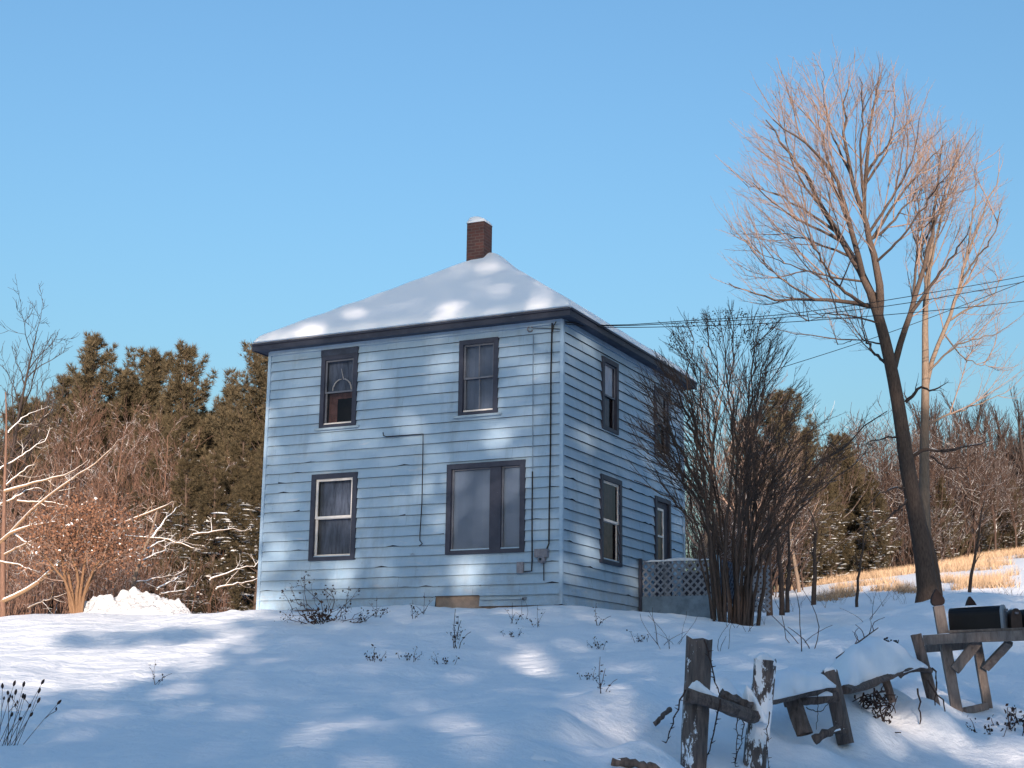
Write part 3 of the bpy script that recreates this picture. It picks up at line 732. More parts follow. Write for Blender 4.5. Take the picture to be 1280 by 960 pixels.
def polygon_points(poly, n, v, depth, cx, W, rng_):
    poly = np.array(poly, float); lo, hi = poly.min(0), poly.max(0); out = []
    while len(out) < n:
        q = rng_.uniform(lo, hi, (n, 2)); x, y = q[:, 0], q[:, 1]; ins = np.zeros(n, bool); j = len(poly)-1
        for i in range(len(poly)):
            xi, yi = poly[i]; xj, yj = poly[j]; ins ^= ((yi > y) != (yj > y)) & (x < (xj-xi)*(y-yi)/(yj-yi+1e-12)+xi); j = i
        for a, b in q[ins]:
            hd = depth*math.sqrt(max(.12, 1-((a-cx)/W)**2)); out.append(at(a, b, v+rng_.uniform(-hd, hd)))
    return np.array(out[:n])
def colonize(limbs_, A, step=.13, infl=1.1, kill=.2, iters=70, up=.12, inertia=.35, rtip=.0045, expo=2.4, k=3, jit=.012, seed=1):
    """fill the points A with twigs growing out of the given limb points; returns one tube set"""
    rs = np.random.RandomState(seed); P = np.concatenate(limbs_); n0 = len(P)
    par = [-1]*n0; D = np.zeros((n0, 3)); nch_ = np.zeros(n0, int)
    d = np.linalg.norm(A[:, None]-P[None], axis=2); near = d.argmin(1); dist = d.min(1)
    for it in range(iters):
        act = dist < infl
        if not act.any(): break
        idx = near[act]; s = np.zeros((len(P), 3)); np.add.at(s, idx, unit(A[act]-P[idx]))
        u_ = np.unique(idx); u_ = u_[nch_[u_] < 4]
        if not len(u_): break
        nd = unit(unit(s[u_])+inertia*D[u_]+V3(0, 0, up)+rs.normal(0, .10, (len(u_), 3))); Q = P[u_]+nd*step
        nch_[u_] += 1; base = len(P); P = np.concatenate([P, Q]); D = np.concatenate([D, nd]); nch_ = np.concatenate([nch_, np.zeros(len(Q), int)]); par += u_.tolist()
        d2 = np.linalg.norm(A[:, None]-Q[None], axis=2); j = d2.argmin(1); m = d2[np.arange(len(A)), j]; b = m < dist
        dist = np.where(b, m, dist); near = np.where(b, base+j, near)
        keep = dist > kill; A, dist, near = A[keep], dist[keep], near[keep]
    N_ = len(P); par = np.array(par); w = np.zeros(N_); main = -np.ones(N_, int); best = np.zeros(N_)
    for i in range(N_-1, n0-1, -1):
        if w[i] == 0: w[i] = rtip**expo
        p = par[i]
        if w[i] > best[p]: best[p] = w[i]; main[p] = i
        w[p] += w[i]
    r = w**(1/expo); P = P.copy(); P[n0:] += rs.normal(0, jit, (N_-n0, 3)); T = Tubes()
    for i in range(n0, N_):
        p = par[i]
        if p < n0 or main[p] != i:
            ch = [p, i]; j = i
            while main[j] >= 0: j = main[j]; ch.append(j)
            pts = P[ch]; rad = r[ch].copy(); rad[0] = rad[1]
            T.add(pts, rad, k if rad[1] < .012 else 5)
    return T
def fringe(T, L, per, r, up=.5, ang=(.35, .8), seed=1, tipn=3, lv=1):
    """short nearly straight twigs along every branch of T, more at its tips"""
    rg_ = random.Random(seed); add = []
    for (n, k), G in list(T.g.items()):
        for P, rad in G:
            seg = np.linalg.norm(P[-1]-P[0]); m = int(seg*per+rg_.random())
            for j in range(m+tipn):
                i = n-2 if j >= m else rg_.randrange(0, n-1); t = unit(P[i+1]-P[i]); q = P[n-1] if j >= m and rg_.random() < .6 else P[i]+(P[i+1]-P[i])*rg_.random()
                d = unit(rot_about(t, rg_.uniform(*ang), rg_.uniform(0, 6.283))+V3(0, 0, up*rg_.random())); l = L*rg_.uniform(.35, 1.15)
                d2 = unit(d+V3(rg_.gauss(0, .14), rg_.gauss(0, .14), up*.35)); d3 = unit(d2+V3(rg_.gauss(0, .14), rg_.gauss(0, .14), up*.3)); B = [q, q+d*l*.34, q+d*l*.34+d2*l*.33, q+d*l*.34+d2*l*.33+d3*l*.33]
                add.append((B, [r*1.15, r, r*.85, r*.5]))
                if lv:
                    for h in range(rg_.randint(1, 3)):
                        b0 = B[rg_.randint(1, 2)]; e = unit(rot_about(d2, rg_.uniform(.35, .8), rg_.uniform(0, 6.283))+V3(0, 0, up*.5)); l2 = l*rg_.uniform(.25, .5); add.append(([b0, b0+e*l2*.5, b0+unit(e+V3(0,0,up*.3))*l2], [r*.8, r*.7, r*.4]))
    for B, rr_ in add: T.add(B, rr_, 3)
    return T
def in_poly(x, y, poly):
    r = False; j = len(poly)-1
    for i in range(len(poly)):
        xi, yi = poly[i]; xj, yj = poly[j]
        if (yi > y) != (yj > y) and x < (xj-xi)*(y-yi)/(yj-yi+1e-12)+xi: r = not r
        j = i
    return r
def to_px(p):
    d = np.asarray(p)-CAM; z = d @ CF; return 640+FPX*(d @ CR)/z, 480-FPX*(d @ CU)/z
def ascend(T, limbs_, poly, levels, seed, axis, up=.3, out=.25, ang=(.38, .72), wob=.055, raggedness=14):
    """clothe limbs with nearly straight rising branches, level by level, ragged near the crown's outline"""
    rg_ = random.Random(seed); cur = [(P, None) for P in limbs_]
    for li, (space, l0, l1, r0, r1, n, first) in enumerate(levels):
        nxt = []
        for P, rad in cur:
            seg = np.linalg.norm(np.diff(P, axis=0), axis=1); L = seg.sum(); m = int(L/space+rg_.random()); cs = np.concatenate([[0], np.cumsum(seg)])
            for j in range(m+(1 if li else 2)):
                s = L*min(.999, first+(1-first)*(j+rg_.random())/max(1, m)); i = min(len(P)-2, int(np.searchsorted(cs, s))-1); i = max(0, i); q = P[i]+(P[i+1]-P[i])*((s-cs[i])/max(seg[i], 1e-6)); t = unit(P[i+1]-P[i])
                a = rg_.uniform(*ang) if j < m else rg_.uniform(.05, .3)
                o = (q-axis)*V3(1, 1, 0); o = o/max(np.linalg.norm(o), .3)
                d = unit(rot_about(t, a, rg_.uniform(0, 6.283))+V3(0, 0, up)+o*out); l = rg_.uniform(l0, l1)*(1.15-.45*s/L)
                for _ in range(4):
                    e = to_px(q+d*l)
                    if in_poly(e[0]+rg_.gauss(0, raggedness), e[1]+rg_.gauss(0, raggedness), poly): break
                    l *= .6
                else:
                    if li == 0: continue
                if li == 0 and l < l0*.5: continue
                B = [q]
                for _ in range(n-1): d = unit(d+V3(rg_.gauss(0, wob), rg_.gauss(0, wob), rg_.gauss(0, wob)+.05)); B.append(B[-1]+d*l/(n-1))
                B = np.array(B); k = min(1, .45+.55*l/l1); T.add(B, np.linspace(r0*k, r1*k, n), 5 if li == 0 else 3); nxt.append((B, r0))
        cur = nxt
    return T
def thin(A, f, th, seed=0):
    nz = vnoise(A[:, 0]*f+seed, A[:, 2]*f+A[:, 1]*f*.7); return A[nz > th]
def rooted(L, v, sp, pool):
    """points of a traced limb, its foot moved onto the nearest branch already built"""
    off = 0.; base = None
    if pool:
        Q = np.concatenate(pool); px_ = np.array([to_px(q) for q in Q]); k = int(np.hypot(px_[:, 0]-L[0][0], px_[:, 1]-L[0][1]).argmin()); base = Q[k]; off = uv(base)[1]-v
    pts = [at(x, y, v+off+sp*(j/(len(L)-1))) for j, (x, y) in enumerate(L)]
    if base is not None: pts[0] = base
    return pts
def bare_limb(pts, r0, r1, n=16, k=7, jit=.03):
    P = along(pts, n)+NR.normal(0, jit, (n, 3))*np.linspace(.05, 1, n)[:, None]; T = Tubes(); T.add(P, np.linspace(r0, r1, n), k); return P, T
# --- the tall leaning tree behind the mailboxes, limbs traced
VT = 33.
def tp(L, v=VT, spread=0., seed=0):
    """pixel outline of a limb to points around distance v, wandering in depth"""
    out = []; rr = random.Random(seed); s = rr.uniform(-1, 1)*spread
    for i, (x, y) in enumerate(L):
        out.append(at(x, y, v+s*i/max(1, len(L)-1)))
    return out
rng = random.Random(21)
b = gpt(1160, VT, -.1)
big = thing('bare_tree', b, 'tall leaning leafless tree with thick dark trunk behind the mailbox stand', 'tree')
tr = Tubes(); tr.add([b]+along(tp([(1160,738),(1151,671),(1134,587),(1124,508),(1113,454),(1101,400),(1089,367)]), 14).tolist(),
                     [.34,.25,.213,.203,.195,.187,.179,.17,.162,.154,.146,.138,.13,.12,.108], 12)
t2 = along([gpt(1172, VT+.1, -.1), *tp([(1166,700),(1153,650)], VT+.1)], 6); tr.add(t2, [.16,.15,.14,.13,.11,.06], 8)
tr.build('trunk', M['barkbig'], big)
limbs = [([(1090,370),(1076,337),(1047,292),(1024,254),(1009,217),(980,187),(959,150)], .115, .022, 2.5),
         ([(1099,395),(1103,354),(1086,304),(1082,267),(1063,225),(1053,146),(1059,108)], .12, .018, -1.5),
         ([(1080,345),(1072,317),(1059,267),(1047,225),(1017,187),(967,150)], .09, .018, -2.8),
         ([(1083,270),(1082,217),(1105,187),(1126,160)], .06, .018, 1.8),
         ([(1082,230),(1088,154),(1101,92)], .06, .014, -.8),
         ([(1110,470),(1122,435),(1138,392),(1151,350),(1167,283),(1170,217),(1178,175)], .10, .018, 2.0),
         ([(1140,392),(1172,345),(1196,312),(1213,283)], .055, .016, -2.0),
         ([(1086,387),(1059,377),(1017,373),(963,375),(909,352)], .07, .014, 2.2),
         ([(1084,380),(1047,358),(1030,333),(1017,305)], .055, .014, -2.6),
         ([(1110,462),(1088,437),(1076,412)], .05, .02, 1.2),
         ([(1085,300),(1104,290),(1130,262),(1155,225)], .05, .014, 2.6),
         ([(1058,300),(1020,285),(985,270),(940,228)], .045, .012, -2.4),
         ([(1050,330),(1010,300),(975,290)], .04, .012, 1.5),
         ([(1047,292),(1005,262),(965,240),(928,228)], .045, .010, 1.2), ([(1030,262),(1000,225),(985,190),(975,150)], .04, .010, -1.5), ([(1066,290),(1045,240),(1030,180),(1018,125)], .045, .010, 2.2),
         ([(1082,250),(1075,200),(1078,140),(1075,95)], .045, .010, -2.2), ([(1090,230),(1110,190),(1120,140),(1118,105)], .04, .010, 1.6), ([(1084,290),(1120,240),(1142,200),(1150,150)], .045, .010, -1.8),
         ([(1140,385),(1146,330),(1150,270),(1148,215)], .045, .010, 1.8), ([(1017,373),(985,355),(955,330),(930,300)], .035, .009, -1.6), ([(1075,352),(1030,345),(985,330),(950,318)], .035, .009, 2.0),
         ([(1063,225),(1040,170),(1030,120),(1028,90)], .035, .009, 1.4), ([(1165,290),(1178,250),(1186,215)], .03, .009, -1.0), ([(1092,300),(1128,240),(1160,200),(1186,178)], .045, .010, 1.2), ([(1152,320),(1176,262),(1200,215)], .035, .009, 2.0), ([(1088,330),(1125,300),(1160,250),(1178,225)], .04, .010, -2.4), ([(1100,405),(1070,395),(1040,392),(1010,402)], .03, .009, -1.2), ([(1106,430),(1075,425),(1045,430)], .028, .008, 1.4)]
POOL = [along(tp([(1124,508),(1113,454),(1101,400),(1089,367)]), 40)]
LP = []
for i, (L, r0, r1, sp) in enumerate(limbs):
    P_, o_ = bare_limb(rooted(L, VT, sp, POOL), r0*.86, r1*.7); LP.append(P_[3:]); POOL.append(along(P_, 40)); o_.build('limb', M['barkbig'], big)
CR1 = [(918,352),(905,318),(922,290),(912,240),(930,205),(935,165),(955,135),(968,105),(1000,86),(1040,72),(1095,84),(1125,98),(1148,125),(1172,150),(1205,185),(1216,250),(1216,310),(1190,385),(1160,440),(1135,420),(1128,380),(1095,335),(1085,385),(1092,430),(1060,440),(1030,415),(985,410),(945,392)]
crown(big, M['twig'], [ascend(Tubes(), LP, CR1, [(.44, 1.0, 2.8, .021, .0065, 7, .0), (.23, .35, 1.2, .0085, .0045, 5, .12), (.22, .12, .5, .0050, .0028, 4, .15)], 3, at(1085, 300, VT), .22, .3, (.42, .85), .06, 22)])
low = [([(1132,503),(1142,492),(1151,483),(1168,487)], .045, .02), ([(1141,570),(1152,560),(1163,558),(1180,568),(1226,554)], .05, .015),
       ([(1163,570),(1175,580),(1190,588),(1210,580)], .03, .01), ([(1128,545),(1100,548),(1080,556)], .03, .01), ([(1140,610),(1115,610),(1090,625)], .025, .01), ([(1137,620),(1126,636),(1116,642)], .035, .02)]
lw = [Tubes(), Tubes()]
for i, (L, r0, r1) in enumerate(low):
    o_ = Tubes(); traced(o_, lw, [at(x, y, VT-.4*j/len(L)) for j, (x, y) in enumerate(L)], r0, r1, rng, 9, 6, 3, .7, .1, start=.3, rmin=.006, nch=(2, 4))
    o_.build('limb', M['twigdark'], big)
crown(big, M['twigdark'], lw)

# --- the slimmer pale tree just behind it
V2_ = 36.5
b = gpt(1160, V2_, -.1)
pt = thing('bare_tree', b, 'slimmer pale-stemmed leafless tree standing close behind the leaning trunk', 'tree')
tr = Tubes(); tr.add(along([b]+[at(x, y, V2_) for x, y in ((1155,640),(1155,567),(1157,483),(1157,440),(1155,383),(1160,340),(1166,295))], 16), np.linspace(.17, .05, 16), 9); tr.build('trunk', M['barkpale'], pt)
POOL = [along([at(x, y, V2_) for x, y in ((1155,567),(1157,483),(1157,440),(1155,383),(1160,340),(1166,295))], 60)]
LP = []
for i, (L, r0, r1, sp) in enumerate([([(1156,490),(1164,448),(1188,396),(1201,358),(1213,300),(1238,250),(1249,215)], .085, .016, 1.5), ([(1157,400),(1163,337),(1176,270),(1190,215)], .06, .015, -1.8),
        ([(1205,350),(1222,320),(1240,300),(1252,260)], .04, .012, -2), ([(1160,533),(1180,520),(1205,512),(1255,492)], .04, .012, 1.0), ([(1190,400),(1212,385),(1240,372),(1250,350)], .04, .012, 2.4),
        ([(1158,470),(1185,440),(1210,425),(1246,418)], .04, .012, -1.5), ([(1160,345),(1140,290),(1132,250)], .04, .012, 1.5), ([(1180,420),(1205,450),(1236,460)], .03, .01, 1.5), ([(1170,300),(1184,250),(1195,205),(1200,172)], .035, .009, -1.4), ([(1195,375),(1215,340),(1230,300),(1240,270)], .035, .009, 1.6), ([(1160,370),(1150,310),(1152,260)], .03, .009, -1.8), ([(1207,330),(1215,280),(1220,230),(1222,190)], .035, .009, -1.0)]):
    P_, o_ = bare_limb(rooted(L, V2_, sp, POOL), r0*.8, r1*.7); LP.append(P_[3:]); POOL.append(along(P_, 40)); o_.build('limb', M['barkpale'], pt)
CR2 = [(1150,420),(1140,330),(1150,230),(1165,195),(1185,165),(1205,160),(1228,185),(1240,225),(1252,265),(1258,330),(1266,400),(1274,450),(1262,500),(1225,510),(1185,485),(1170,450)]
crown(pt, M['twig'], [ascend(Tubes(), LP, CR2, [(.42, .9, 2.5, .020, .0065, 7, .0), (.23, .35, 1.2, .0085, .0045, 5, .12), (.22, .12, .5, .0050, .0028, 4, .15)], 4, at(1180, 330, V2_), .22, .3, (.42, .85), .06, 20)])


# --- tall dark multi-stemmed shrub in front of the porch
VL = 27.6
b = gpt(918, VL, -.05)
sh = thing('tall_shrub', b, 'tall dark leafless shrub of many stems in front of the lattice porch', 'shrub')
rng = random.Random(5); twT = [Tubes(), Tubes(), Tubes()]; st = Tubes(); tips = []
ends = [(1040,545,.6),(1062,580,-.6),(1020,585,1.0),(806,470,.4),(782,575,-.8),(795,520,.6),(832,430,1.0),(846,402,-.6),(860,398,.6),(884,390,1.2),(908,388,.8),(920,384,-1),(944,388,1.3),(955,394,-.7),(966,402,.5),(978,440,-1.2),(990,470,.8),(1004,490,-.5),(1020,510,.6),(960,430,1.5),(870,450,-1.5),(845,480,1.4),(985,520,1.6),(940,470,-1.8)]
LP = []
for k, (x, y, dv) in enumerate(ends):
    bx = 917+(x-912)*.20+rng.uniform(-13, 13); bv = VL+rng.uniform(-.25, .25); x = 905+(x-905)*.92
    p0 = gpt(bx, bv, -.1); q = at(x, y+26, VL+dv)
    m1 = at(bx+(x-bx)*.14+rng.uniform(-4, 4), 690, bv+dv*.15); m2 = at(bx+(x-bx)*.42+rng.uniform(-9, 9), 690+(y-690)*.45, bv+dv*.5); m3 = at(bx+(x-bx)*.72+rng.uniform(-8, 8), 690+(y-690)*.75, bv+dv*.8)
    P_, st = bare_limb([p0, m1, m2, m3, q], rng.uniform(.024, .042), .008, 18, 6, .05); LP.append(P_[6:]); st.build('stem', M['twigdark'], sh)
lim = [[(930,720),(965,640),(1010,590),(1060,552),(1108,512)], [(930,735),(975,665),(1025,610),(1075,575)], [(905,690),(870,620),(840,585),(800,562)], [(890,640),(850,560),(820,505),(800,475)], [(892,600),(860,530),(848,490),(826,455)]]
for k, L in enumerate(lim):
    P_, st = bare_limb([at(x, y, VL+(-.5, .8, -.3, .3, -.8)[k]*j/3) for j, (x, y) in enumerate(L)], .038, .009, 16, 6, .04); LP.append(P_[5:]); st.build('limb', M['twigdark'], sh)
CR3 = [(802,590),(778,555),(792,510),(790,470),(820,450),(836,415),(850,396),(875,388),(905,383),(940,382),(972,394),(984,425),(1000,455),(1018,490),(1040,530),(1085,515),(1112,508),(1085,560),(1030,600),(990,650),(960,690),(890,690),(850,640)]
crown(sh, M['twigdark'], [ascend(Tubes(), LP, CR3, [(.20, .45, 1.15, .010, .005, 6, .0), (.15, .2, .5, .0062, .004, 5, .15), (.15, .08, .25, .0050, .003, 4, .2)], 5, at(915, 500, VL), .24, .45, (.35, .75), .07, 11)])
P = polygon_points([(850,400),(905,386),(968,392),(975,420),(940,440),(900,425),(850,440),(822,450)], 130, VL, 1.2, 910, 90, np.random.RandomState(6)); P = np.repeat(P, 8, 0)+NR.normal(0, .035, (len(P)*8, 3)); tri_obj('foliage', blob_leaves(P, .02), M['seed'], sh, 4)
# vertical new shoots round the foot
rg = random.Random(8)
for k in range(9):
    fo = Tubes()
    x = 918+rg.uniform(-30, 30); p0 = gpt(x, VL+rg.uniform(-.3, .3), -.05); q = at(x+rg.uniform(-14, 14), rg.uniform(600, 700), VL+rg.uniform(-.4, .4)); fo.add(along([p0, (p0+q)/2+NR.normal(0, .06, 3), q], 7), np.linspace(.03, .012, 7), 5); fo.build('stem', M['twigdark'], sh)

# --- generic bare tree, conifer and brush prototypes (about the origin)
def bare_proto(seed, H, mat, mtw, label, r0=.11, spread=.6, first=.3, nl=15, L=.30, up=.5, name='bare_tree', lv=2, group=None, k=5, rmin=.008, nch=(4, 6), cat='tree'):
    rng = random.Random(seed); o = thing(name, (0, 0, 0), label, cat, group)
    tr = Tubes(); n = 10; P = [V3(0, 0, -.15)]; d = V3(rng.uniform(-.06, .06), rng.uniform(-.06, .06), 1)
    for i in range(n-1): d = unit(d+V3(rng.gauss(0, .06), rng.gauss(0, .06), .05)); P.append(P[-1]+d*H*.95/(n-1))
    rad = np.linspace(r0, r0*.15, n); tr.add(P, rad, 7); tr.build('trunk', mat, o)
    tw = [Tubes() for _ in range(lv+1)]
    for j in range(nl):
        t = first+(1-first)*(j+rng.random())/nl; x = min(t*(n-1), n-1.01); i = int(x); q = P[i]+(P[i+1]-P[i])*(x-i)
        twigs(tw, q, rot_about((0, 0, 1), rng.uniform(.45, 1.0)*spread/.6, rng.uniform(0, 6.283)), H*L*(1.25-.7*t)*rng.uniform(.7, 1.2), rad[i]*.55, 0, rng, up, .15, 6, (.4, .9), nch, rmin=rmin)
    crown(o, mtw, tw)
    return o
def brush_proto(seed, H, W, ns, mat, label, name='brush', group=None, lv=2, nch=(3, 5), rmin=.007):
    rng = random.Random(seed); o = thing(name, (0, 0, 0), label, 'bush', group); tw = [Tubes() for _ in range(lv+1)]
    for k in range(ns):
        a = rng.uniform(0, 6.283); r = W*.35*math.sqrt(rng.random()); d = V3(math.cos(a)*.45*rng.random(), math.sin(a)*.45*rng.random(), 1)
        twigs(tw, (r*math.cos(a), r*math.sin(a), -.1), d, H*rng.uniform(.6, 1.05), .022, 0, rng, .25, .14, 7, (.4, .95), nch, (.35, .6), rmin)
    crown(o, mat, tw)
    return o
def pine_proto(seed, H, W, mat, label, name='pine_tree', group=None, low=.12, whorls=20, per=(4, 7), tuft=.24, conic=.75, K=10, density=1., snow=90):
    rng = random.Random(seed); o = thing(name, (0, 0, 0), label, 'tree', group)
    tr = Tubes(); P = [V3(0, 0, -.2)]; d = V3(0, 0, 1.)
    for i in range(9): d = unit(d+V3(rng.gauss(0, .025), rng.gauss(0, .025), .08)); P.append(P[-1]+d*H/9)
    tr.add(P, np.linspace(.17, .02, 10), 7); tr.build('trunk', M['barkbig'], o)
    bt = Tubes(); TP = []; TD = []; SN = []
    for w in range(whorls):
        t = low+(1-low)*(w+.5*rng.random())/whorls; x = min(t*9, 8.99); i = int(x); q = P[i]+(P[i+1]-P[i])*(x-i)
        env = W*max(.07, min(1, (1-t)**conic*1.35, .45+1.6*(t-low)+.35))
        a0 = rng.uniform(0, 6.283)
        for j in range(rng.randint(*per)):
            a = a0+j*6.283/5+rng.uniform(-.5, .5); L = env*rng.uniform(.35, 1.25); tilt = rng.uniform(-.1, .5)+.8*t*t
            d = unit(V3(math.cos(a), math.sin(a), tilt)); n = 6; B = [q]
            for s in range(n-1): d = unit(d+V3(rng.gauss(0, .08), rng.gauss(0, .10), .16)); B.append(B[-1]+d*L/(n-1))
            bt.add(B, np.linspace(.035*(1-t)+.012, .006, n), 4)
            m = max(3, int(L*7*density))
            for s in range(m):
                u_ = .22+.78*(s+rng.random())/m; xx = min(u_*(n-1), n-1.01); ii = int(xx); c = B[ii]+(B[ii+1]-B[ii])*(xx-ii); bd = unit(B[ii+1]-B[ii])
                for sd in range(3):
                    e = rot_about(bd, rng.uniform(.3, 1.0), rng.uniform(0, 6.283)); e[2] = e[2]*.32+.18; l = L*.26*(1.2-u_)*rng.uniform(.4, 1.2)+.08
                    for z in range(2): TP.append(c+e*l*(.5+.5*z)); TD.append(unit(e+V3(0, 0, .55)))
                if rng.random() < .35: SN.append((c+V3(0, 0, .05), a))
    bt.build('crown', M['barkbig'], o)
    for s in range(16): TP.append(P[-1]-V3(0, 0, rng.uniform(-.1, .5))); TD.append(unit(V3(rng.gauss(0, .3), rng.gauss(0, .3), 1)))
    tri_obj('foliage', needles(np.array(TP), np.array(TD), K, tuft, .012, .6), mat, o)
    SN = [s for s in SN if s[0][2] < H*.62]; rng.shuffle(SN); SN = SN[:snow]
    if SN:
        V = []; F = []
        for c, th in SN:
            a = .08+.46*rng.random()**2; b_ = a*rng.uniform(.3, .6)+.03; h = rng.uniform(.02, .06); th += rng.uniform(-.5, .5); ca, sa = math.cos(th), math.sin(th); n0 = len(V)
            for k in range(8):
                q = k*math.pi/4; rr = rng.uniform(.75, 1.2); x, y = a*rr*math.cos(q), b_*rr*math.sin(q); V.append(c+V3(x*ca-y*sa, x*sa+y*ca, rng.uniform(-.02, .01)))
            for k in range(8):
                q = k*math.pi/4; x, y = a*.55*math.cos(q), b_*.55*math.sin(q); V.append(c+V3(x*ca-y*sa, x*sa+y*ca, h*rng.uniform(.7, 1.1)))
            for k in range(8): k2 = (k+1) % 8; F.append((n0+k, n0+k2, n0+8+k2, n0+8+k))
            F.append(tuple(n0+8+k for k in range(8)))
        mb = MB(); mb.add(V, F); mb.build('snow', M['snowcap'], o, True)['kind'] = 'stuff'
    return o
def put(o, px, v, rz, s=1., label=None, first=[set()]):
    p = gpt(px, v)
    if o.name not in first[0]:
        first[0].add(o.name)
        if o.name not in CH:
            def scan(x):
                CH[x.name] = kids(x)
                for y in CH[x.name]: scan(y)
            scan(o)
        o.location = p; o.rotation_euler = (0, 0, rz); o.scale = (s,)*3 if not isinstance(s, tuple) else s
        if label: o['label'] = label
        return o
    return dup(o, p, rz, s, label)

G1 = 'tall pines beyond the yard on the left'
pA = pine_proto(1, 11.6, 2.6, M['pine'], '', group=G1, whorls=27, conic=.58, low=.08)
pB = pine_proto(2, 11.2, 3.0, M['pine'], '', group=G1, whorls=26, conic=.44, per=(4, 7), low=.1)
pC = pine_proto(3, 10.4, 2.7, M['pinedark'], '', group=G1, whorls=18, conic=.85, low=.04, per=(5, 7), snow=300)
for o, px, v, rz, s, lab in [
    (pA, 96, 55, .3, 1.03, 'narrow spired pine, tallest of the left grove, above the rust-leaved tree'),
    (pB, 148, 57, 2.1, 1.03, 'round-topped pine just right of the tallest narrow spired pine'),
    (pA, 212, 53, 1.7, .96, 'dense pointed pine alone against the sky midway between rust-leaved tree and house'),
    (pB, 308, 52, .9, .95, 'broad pine whose crown touches the house eave on the left'),
    (pA, 62, 60, 4.1, .98, 'slim pine left of the tallest spired pine, partly behind bare twigs'),
    (pB, 262, 60, 5.0, .86, 'shorter pine filling the gap beside the house-side broad pine'),
    (pC, 318, 40, 5.5, .55, 'small snow-dusted conifer touching the house wall on the left'),
    (pC, 262, 41, 3.9, .50, 'small snow-dusted conifer between snow pile and house'),
    (pC, 288, 43, .5, .62, 'low snow-dusted conifer with dark lower boughs beside the house corner'),
    (pC, 232, 45, 2.6, .60, 'low snow-dusted conifer behind the right end of the snow pile'),
    (pC, 180, 47, 1.2, .58, 'low dark conifer standing right behind the snow pile'),
    (pC, 10, 50, 3.3, .66, 'dark conifer behind the snow-laden branches at the left edge'),
    (pA, 275, 62, 4.4, .98, 'pine seen in the sky gap just left of the house eave'),
    (pB, 172, 60, 5.2, .96, 'pine wedged between the round-topped pine and the pointed one, set back'),
    (pA, 80, 62, 2.4, .98, 'slender pine immediately left of the tallest spired one, set back'),
    (pA, 188, 63, 2.9, .90, 'pine behind and between the round-topped and the pointed pine'),
    (pA, 248, 66, .7, .92, 'distant pine filling the skyline dip left of the house'),
    (pB, 128, 64, 3.7, .94, 'pine half hidden behind the tallest spired pine and its round neighbour'),
    (pB, 285, 58, 1.4, .84, 'pine low behind the gap between house eave and pointed pine'),
    (pA, 36, 66, 5.6, .84, 'distant pine low between the left edge and the slim pine'),
    (pB, 8, 62, 3.0, .93, 'coppery pine at the far left edge against the sky')]:
    put(o, px, v, rz, s, lab)
G2 = 'conifers beyond the field on the right'
for o, px, v, rz, s, lab in [
    (pB, 978, 66, .2, .80, 'tall dark conifer seen through the right half of the tall shrub'),
    (pA, 935, 70, 3.2, .78, 'dark conifer behind the middle of the tall leafless shrub'),
    (pB, 1046, 72, 1.1, .66, 'broad dark conifer left of the leaning trunk beyond the field'),
    (pA, 1012, 70, 2.7, .68, 'narrow dark conifer between the two broad ones beyond the shrub'),
    (pC, 1005, 64, 4.4, .52, 'low bushy conifer at the left end of the sunlit field'),
    (pC, 1100, 69, 2.2, .50, 'low snowy conifer immediately left of the leaning trunk'),
    (pC, 1072, 72, 5.2, .56, 'middle low snowy conifer of those left of the leaning trunk'),
    (pC, 1040, 67, 3.5, .50, 'low snowy conifer at the foot of the broad dark one'),
    (pC, 1186, 76, .9, .46, 'small dark conifer just right of the leaning trunk'),
    (pC, 1228, 82, 2.9, .42, 'small dark conifer under the far bare trees, second right of the trunk'),
    (pC, 1250, 84, 1.9, .42, 'small dark conifer under the far bare trees, third right of the trunk'),
    (pC, 1275, 84, 4.0, .44, 'small dark conifer at the right edge beyond the field')]:
    n_ = put(o, px, v, rz, s, lab); n_['group'] = G2

GB = 'reddish leafless brush below the pines'
bC = brush_proto(33, 3.5, 3.0, 18, M['brushfar'], 'reddish leafless brush standing beyond the sunlit field', group='reddish leafless brush beyond the field')
bA = brush_proto(31, 3.6, 3.0, 16, M['brush'], 'reddish leafless brush crowded below the left pines', group=GB)
bB = brush_proto(32, 3.0, 2.6, 14, M['brush'], 'reddish leafless brush crowded below the left pines', group=GB)
for i_, (px, v, s) in enumerate([(-10,44,1.2),(25,40,1.0),(50,46,1.5),(82,43,1.35),(115,46,1.55),(140,41,1.0),(165,44,1.3),(195,48,1.4),(120,38,.8),(215,42,.85),(60,37,.75),(15,36,.65),(250,46,1.0),(155,50,1.9),(105,51,2.0),(60,52,1.9),(20,53,2.0),(150,37,.6),(205,38,.55),(270,40,.6),(300,42,.7),(30,34,.5),(-20,37,.9),(-55,46,1.6),(-90,48,1.7),(-130,50,1.8),(-75,42,1.2),(-170,50,1.9),(-110,55,2.2)]):
    put((bA, bB)[i_ % 2], px, v, i_*1.3, s)
rA = bare_proto(61, 8.0, M['brush'], M['brush'], 'tall reddish leafless tree among the left pines', .07, .6, .2, 22, .30, .45, rmin=.007, nch=(4, 6), group='reddish leafless trees among the left pines')
for i_, (px, v, s) in enumerate([(70,47,.85),(100,49,1.0),(128,48,.95),(150,50,.9),(178,48,.8),(112,45,.75),(40,46,.75),(15,47,.8),(205,49,.7),(255,47,.6),(290,46,.55),(88,52,1.05),(140,54,1.0),(190,47,.9),(225,46,.75),(265,45,.7),(300,44,.6),(-50,50,1.0),(-85,54,1.1),(-120,52,1.0),(-160,56,1.1),(-200,58,1.1)]):
    put(rA, px, v, i_*1.9, s)
rB = bare_proto(62, 8.4, M['brushfar'], M['brushfar'], 'tall reddish leafless tree in the wood beyond the sunlit field', .10, .6, .2, 24, .30, .45, rmin=.009, nch=(4, 6), group='reddish leafless trees beyond the field')
